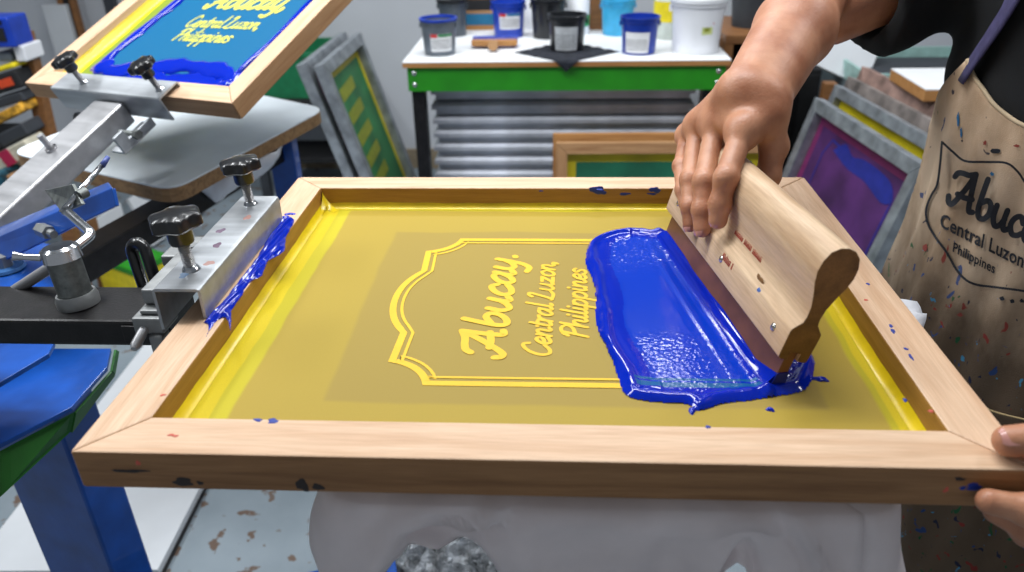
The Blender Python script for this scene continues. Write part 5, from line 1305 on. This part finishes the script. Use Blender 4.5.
# trousers and shoes
def tro_sdf(p):
    d_ = sd_ell(p, bp3(0,-.005,.82), (.175,.125,.14), Bb)
    for s_ in (-1, 1): d_ = smin(d_, sd_cone(p, bp3(.095*s_,0,.76), bp3(.105*s_,.01,.07), .092, .062), .03)
    return smax(d_, .045-p[:,2], .01)
Vt, Qt = mesh_sdf(tro_sdf, (.70,.20,.03), (1.25,.80,.98), .009); PP('trousers', (Vt.tolist(), [], Qt.tolist()), 'trousers', smooth=True)
for s_ in (-1, 1):
    def shoe_sdf(p, s_=s_): 
        d_ = sd_cone(p, bp3(.105*s_,-.03,.048), bp3(.112*s_,.14,.036), .046, .036); return smax(d_, .002-p[:,2], .006)
    Vq, Qq = mesh_sdf(shoe_sdf, bp3(.105*s_,.05,.05)-_v([.2,.2,.06]), bp3(.105*s_,.05,.05)+_v([.2,.2,.08]), .006); PP('shoe', (Vq.tolist(), [], Qq.tolist()), 'shoe', smooth=True)
# apron: wrapped round the front of the trunk
def apron_base(p):
    """surface the apron hangs on: the trunk, pushed out into a loose skirt below the waist."""
    d_ = trunk(p)
    sk = sd_ell(p, bp3(-.01,.02,.62), (.225,.175,.50), Bb); d_ = smin(d_, sk, .06)
    return d_-.007
def apr_pt(th, z, off=0.0):
    th = np.atleast_1d(th).astype(float); z = np.atleast_1d(z).astype(float)
    dr = np.outer(np.cos(th), FWD)+np.outer(np.sin(th), LEFT); o_ = BC+np.outer([lean(q_) for q_ in z], FWD); o_[:,2] = z
    lo_ = np.full(len(th), .0); hi_ = np.full(len(th), .45)
    for _ in range(26):
        m_ = (lo_+hi_)/2; v_ = apron_base(o_+dr*m_[:,None]); ins = v_ < 0; lo_ = np.where(ins, m_, lo_); hi_ = np.where(ins, hi_, m_)
    fold = .006*np.sin(th*9+z*14)*np.clip((1.0-z)*3, .15, 1)+.0035*np.sin(th*21-z*9)*np.clip((1.12-z)*8, .15, 1)
    return o_+dr*(lo_+fold+off)[:,None]
nz_, nt_ = 90, 70; rows = []
for i in range(nz_+1):
    t_ = i/nz_; z = .42+(1.15-.42)*t_
    # half width: full round the hips, curved in to the bib
    hw = 1.75 if z < .93 else 1.75-.96*((z-.93)/.22)**.9
    ths = np.linspace(-hw, hw, nt_+1)
    zz = z + (np.abs(np.linspace(-1, 1, nt_+1))**2.2)*0 + (-.050*(1-np.abs(np.linspace(-1,1,nt_+1))**1.6))*max(0, (t_-.85)/.15)
    rows.append(apr_pt(ths, zz))
o = PP('apron', MB().grid([[tuple(q_) for q_ in r_] for r_ in rows]), 'apron', 'stained tan canvas apron with black printed lettering', smooth=True, solid=.0022)
edge_top = [tuple(q_) for q_ in rows[-1]]; PP('apron_seam', MB().tube([tuple(_v(q_)+_v([0,0,.0])) for q_ in edge_top], .0024, 8), plain('seam_tan', (190,170,140), .9), smooth=True)
def ap_hit(px, py, off=.0022):
    """where a line of sight meets the apron cloth"""
    px = np.atleast_1d(px); py = np.atleast_1d(py); R_ = np.stack([ray(a_, b_) for a_, b_ in zip(px, py)]); t_ = np.full(len(px), .45)
    def g_(t_):
        p = CP+R_*t_[:,None]; q_ = p-BC; f_ = q_@FWD-np.interp(p[:,2], [.5,.8,.95,1.1,1.25,1.4,1.6], [-.07,-.065,-.04,-.015,.045,.10,.13]); l_ = q_@LEFT; th = np.arctan2(l_, f_)
        fold = .006*np.sin(th*9+p[:,2]*14)*np.clip((1.0-p[:,2])*3, .15, 1)+.0035*np.sin(th*21-p[:,2]*9)*np.clip((1.12-p[:,2])*8, .15, 1)
        return apron_base(p)-fold-off
    for _ in range(40): t_ = t_+np.clip(g_(t_), -.06, .06)*.85
    return CP+R_*t_[:,None]
mb = MB()
def apf(i): return lambda u, v: (u, v, 0.)
# shield outline
for i, ln in enumerate(([(942,142),(953,152),(965,161),(985,162),(1006,163),(1018,172),(1030,188),(1050,196)], [(942,142),(940,165),(937,185),(931,196),(926,210),(928,224),(936,238),(947,253),(956,269),(966,280),(978,285),(994,287),(1024,291),(1050,296)])):
    ribbon(mb, crom(ln, 5), 2.3, apf(i))
def px_text(s, org, ang, size, w_, length, slant):
    st_, adv = text_strokes(s, slant); k_ = length/adv; ca, sa = math.cos(ang), math.sin(ang)
    for i, q_ in enumerate(st_):
        ribbon(mb, [(org[0]+a_*k_*ca+b_*size*.16, org[1]+a_*k_*sa-b_*size) for a_, b_ in q_], w_, apf(i))
px_text('Abucay.', (949,203), math.radians(26.5), 21.0, 5.8, 124, .14)
mb.bm.verts.ensure_lookup_table(); UV_ = np.array([v.co[:] for v in mb.bm.verts]); HP = ap_hit(UV_[:,0], UV_[:,1], .0024)
for i_, v in enumerate(mb.bm.verts): v.co = Vector(HP[i_]) - Vector(ray(UV_[i_,0], UV_[i_,1]))*((UV_[i_,2]*60))
P_txt = PP('apron_print', mb, 'text_dark', 'black Abucay lettering inside a shield outline', keep=True)
def font_text(s, org, ang, size, bold, xs, name):
    cu = bpy.data.curves.new(name, 'FONT'); cu.body = s; cu.size = 1; cu.offset = bold; cu.resolution_u = 3; cu.space_character = 1.04
    ob = bpy.data.objects.new(name, cu); COL.objects.link(ob); dg = bpy.context.evaluated_depsgraph_get(); me_ = bpy.data.meshes.new_from_object(ob.evaluated_get(dg)); bpy.data.objects.remove(ob)
    v_ = np.zeros(len(me_.vertices)*3); me_.vertices.foreach_get('co', v_); v_ = v_.reshape(-1, 3); ca, sa = math.cos(ang), math.sin(ang)
    a_ = v_[:,0]*size*xs; b_ = v_[:,1]*size; X_ = org[0]+a_*ca+b_*.16; Y_ = org[1]+a_*sa-b_*.98
    me_.vertices.foreach_set('co', ap_hit(X_, Y_, .0026).ravel()); me_.update(); me_.materials.clear(); me_.materials.append(W['text_dark'])
    o_ = bpy.data.objects.new(name, me_); COL.objects.link(o_); o_.parent = per_; o_.location = (-BC[0], -BC[1], 0); return o_
font_text('Central Luzon,', (939,226), math.radians(26.5), 19.5, .022, .80, 'apron_print_line')
font_text('Philippines', (952,251), math.radians(28), 13.5, .022, .80, 'apron_print_line')
# paint on the apron
for (nm, rgb, spots) in (('blue_paint_stain', (40,110,160), ((958,118,2.6,.5,2.6),(961,132,2,.5,2.5),(992,174,2.0,1,1))), ('dark_paint_stain', (30,34,44), ((1002,298,2.6,1,.8),(1012,301,2.4,1,.8),(1022,301,2.4,1,.8),(995,151,3.6,1.3,.6),(962,141,1,1,1))), ('red_paint_stain', (150,70,60), ((985,143,2,1,1),(925,247,3,.7,1.2),(960,315,3,1,.7),(1016,146,2,1.4,.7)))):
    mb = MB(); q = np.random.default_rng(len(nm))
    for (x, y, r_, sx_, sy_) in spots:
        a_ = np.linspace(0, 2*PI, 12, endpoint=False); rr_ = r_*(1+.3*q.standard_normal(12).clip(-1,1)); pts_ = ap_hit(x+rr_*sx_*np.cos(a_), y+rr_*sy_*np.sin(a_), .0026); mb.face([tuple(p) for p in pts_])
    PP(nm, mb, plain(nm, rgb, .8), keep=True)
# shoulder strap + apron string
stp = [ap_hit(961,57,.004)[0]]
pts_s = []

for t_ in np.linspace(0, 1, 16):
    z = 1.125+.21*t_; th = -.74+.30*t_; q_ = None; bc_ = BC+FWD*lean(z)
    dr = np.cos(th)*FWD+np.sin(th)*LEFT; lo2, hi2 = 0., .4
    for _ in range(24):
        m_ = (lo2+hi2)/2; v_ = trunk((bc_+dr*m_+_v([0,0,z]))[None])[0]
        if v_ < .006: lo2 = m_
        else: hi2 = m_
    pts_s.append((bc_+dr*lo2+_v([0,0,z]), dr))
rows = []
for (c_, dr) in pts_s:
    tv = np.cross(dr, _v([0,0,1])); rows.append([tuple(c_+tv*a_+dr*(.004-abs(a_)*.08)) for a_ in np.linspace(-.0155, .0155, 5)])
PP('apron_strap', MB().grid(rows), 'strap', 'indigo apron neck strap', smooth=True, solid=.002)
PP('apron_string', MB().tube([tuple(q_) for q_ in ap_hit(np.linspace(984,1060,14), 407+12*(np.linspace(0,1,14)**.7)*1.6, .006)], .0012, 8), 'string', 'thin tan waist string', smooth=True)
# ------------------------------------------------------------------ the press is one thing
bpy.context.view_layer.update()
press = T('screen_printing_press', 'blue and black rotary screen printing press with steel arms and clamps at the left', 'printing press', (-.60,.45,0))
bpy.context.view_layer.update()
for e_ in (cl, hg, lp, arm, ps, rd, cl2, ar2, lv, pb, bl, pl, lw, up, col, pt, p2, p2a, pleg, pfoot):
    ch = [x for x in bpy.data.objects if x.parent == e_]; main = ch[0]; wm = {c.name: e_.matrix_world @ c.matrix_local for c in ch}; nm_ = e_.name.split('.')[0]; lab_ = e_['label']
    bpy.data.objects.remove(e_); main.name = nm_; main['label'] = lab_
    mw = list(wm.values())[0]; main.parent = press; main.matrix_parent_inverse = Matrix.Identity(4); main.matrix_local = press.matrix_world.inverted() @ mw
    for c, m_ in zip(ch[1:], list(wm.values())[1:]): c.parent = main; c.matrix_parent_inverse = Matrix.Identity(4); c.matrix_local = mw.inverted() @ m_
# ------------------------------------------------------------------ LIGHT
def area(name, loc, rot, sx_, sy_, e_, colr=(1,1,1), spread=150):
    l_ = bpy.data.lights.new(name, 'AREA'); l_.shape = 'RECTANGLE'; l_.size = sx_; l_.size_y = sy_; l_.energy = e_; l_.color = colr; l_.spread = math.radians(spread)
    o_ = bpy.data.objects.new(name, l_); COL.objects.link(o_); o_.location = loc; o_.rotation_euler = rot; return o_
area('tube_light_over_press', (.25,.75,2.6), (0,0,0), 1.3, .22, 27, (.96,.98,1))
area('tube_light_over_press_left', (-.75,1.2,2.6), (0,0,0), .22, 1.3, 18, (.96,.98,1))
area('added_fill_far_left', (-1.7,.8,2.6), (0,math.radians(-20),0), .22, 1.3, 26, (.95,.98,1))  # added fill lamp, out of view, brightens the bare platen at the left
area('tube_light_over_bench', (.3,2.2,2.6), (0,0,0), 1.3, .3, 30, (.95,.98,1))
area('tube_light_right', (1.9,1.2,2.6), (0,0,0), 0.22, 1.3, 20, (.97,.98,1))
wd = bpy.data.worlds.new('world'); scn.world = wd; wd.use_nodes = True; bg = wd.node_tree.nodes['Background']; bg.inputs[0].default_value = (.86,.92,1,1); bg.inputs[1].default_value = .36
vs_ = scn.view_settings; vs_.view_transform = 'Standard'; vs_.look = 'None'; vs_.gamma = 1; vs_.use_curve_mapping = False; vs_.exposure = -.22
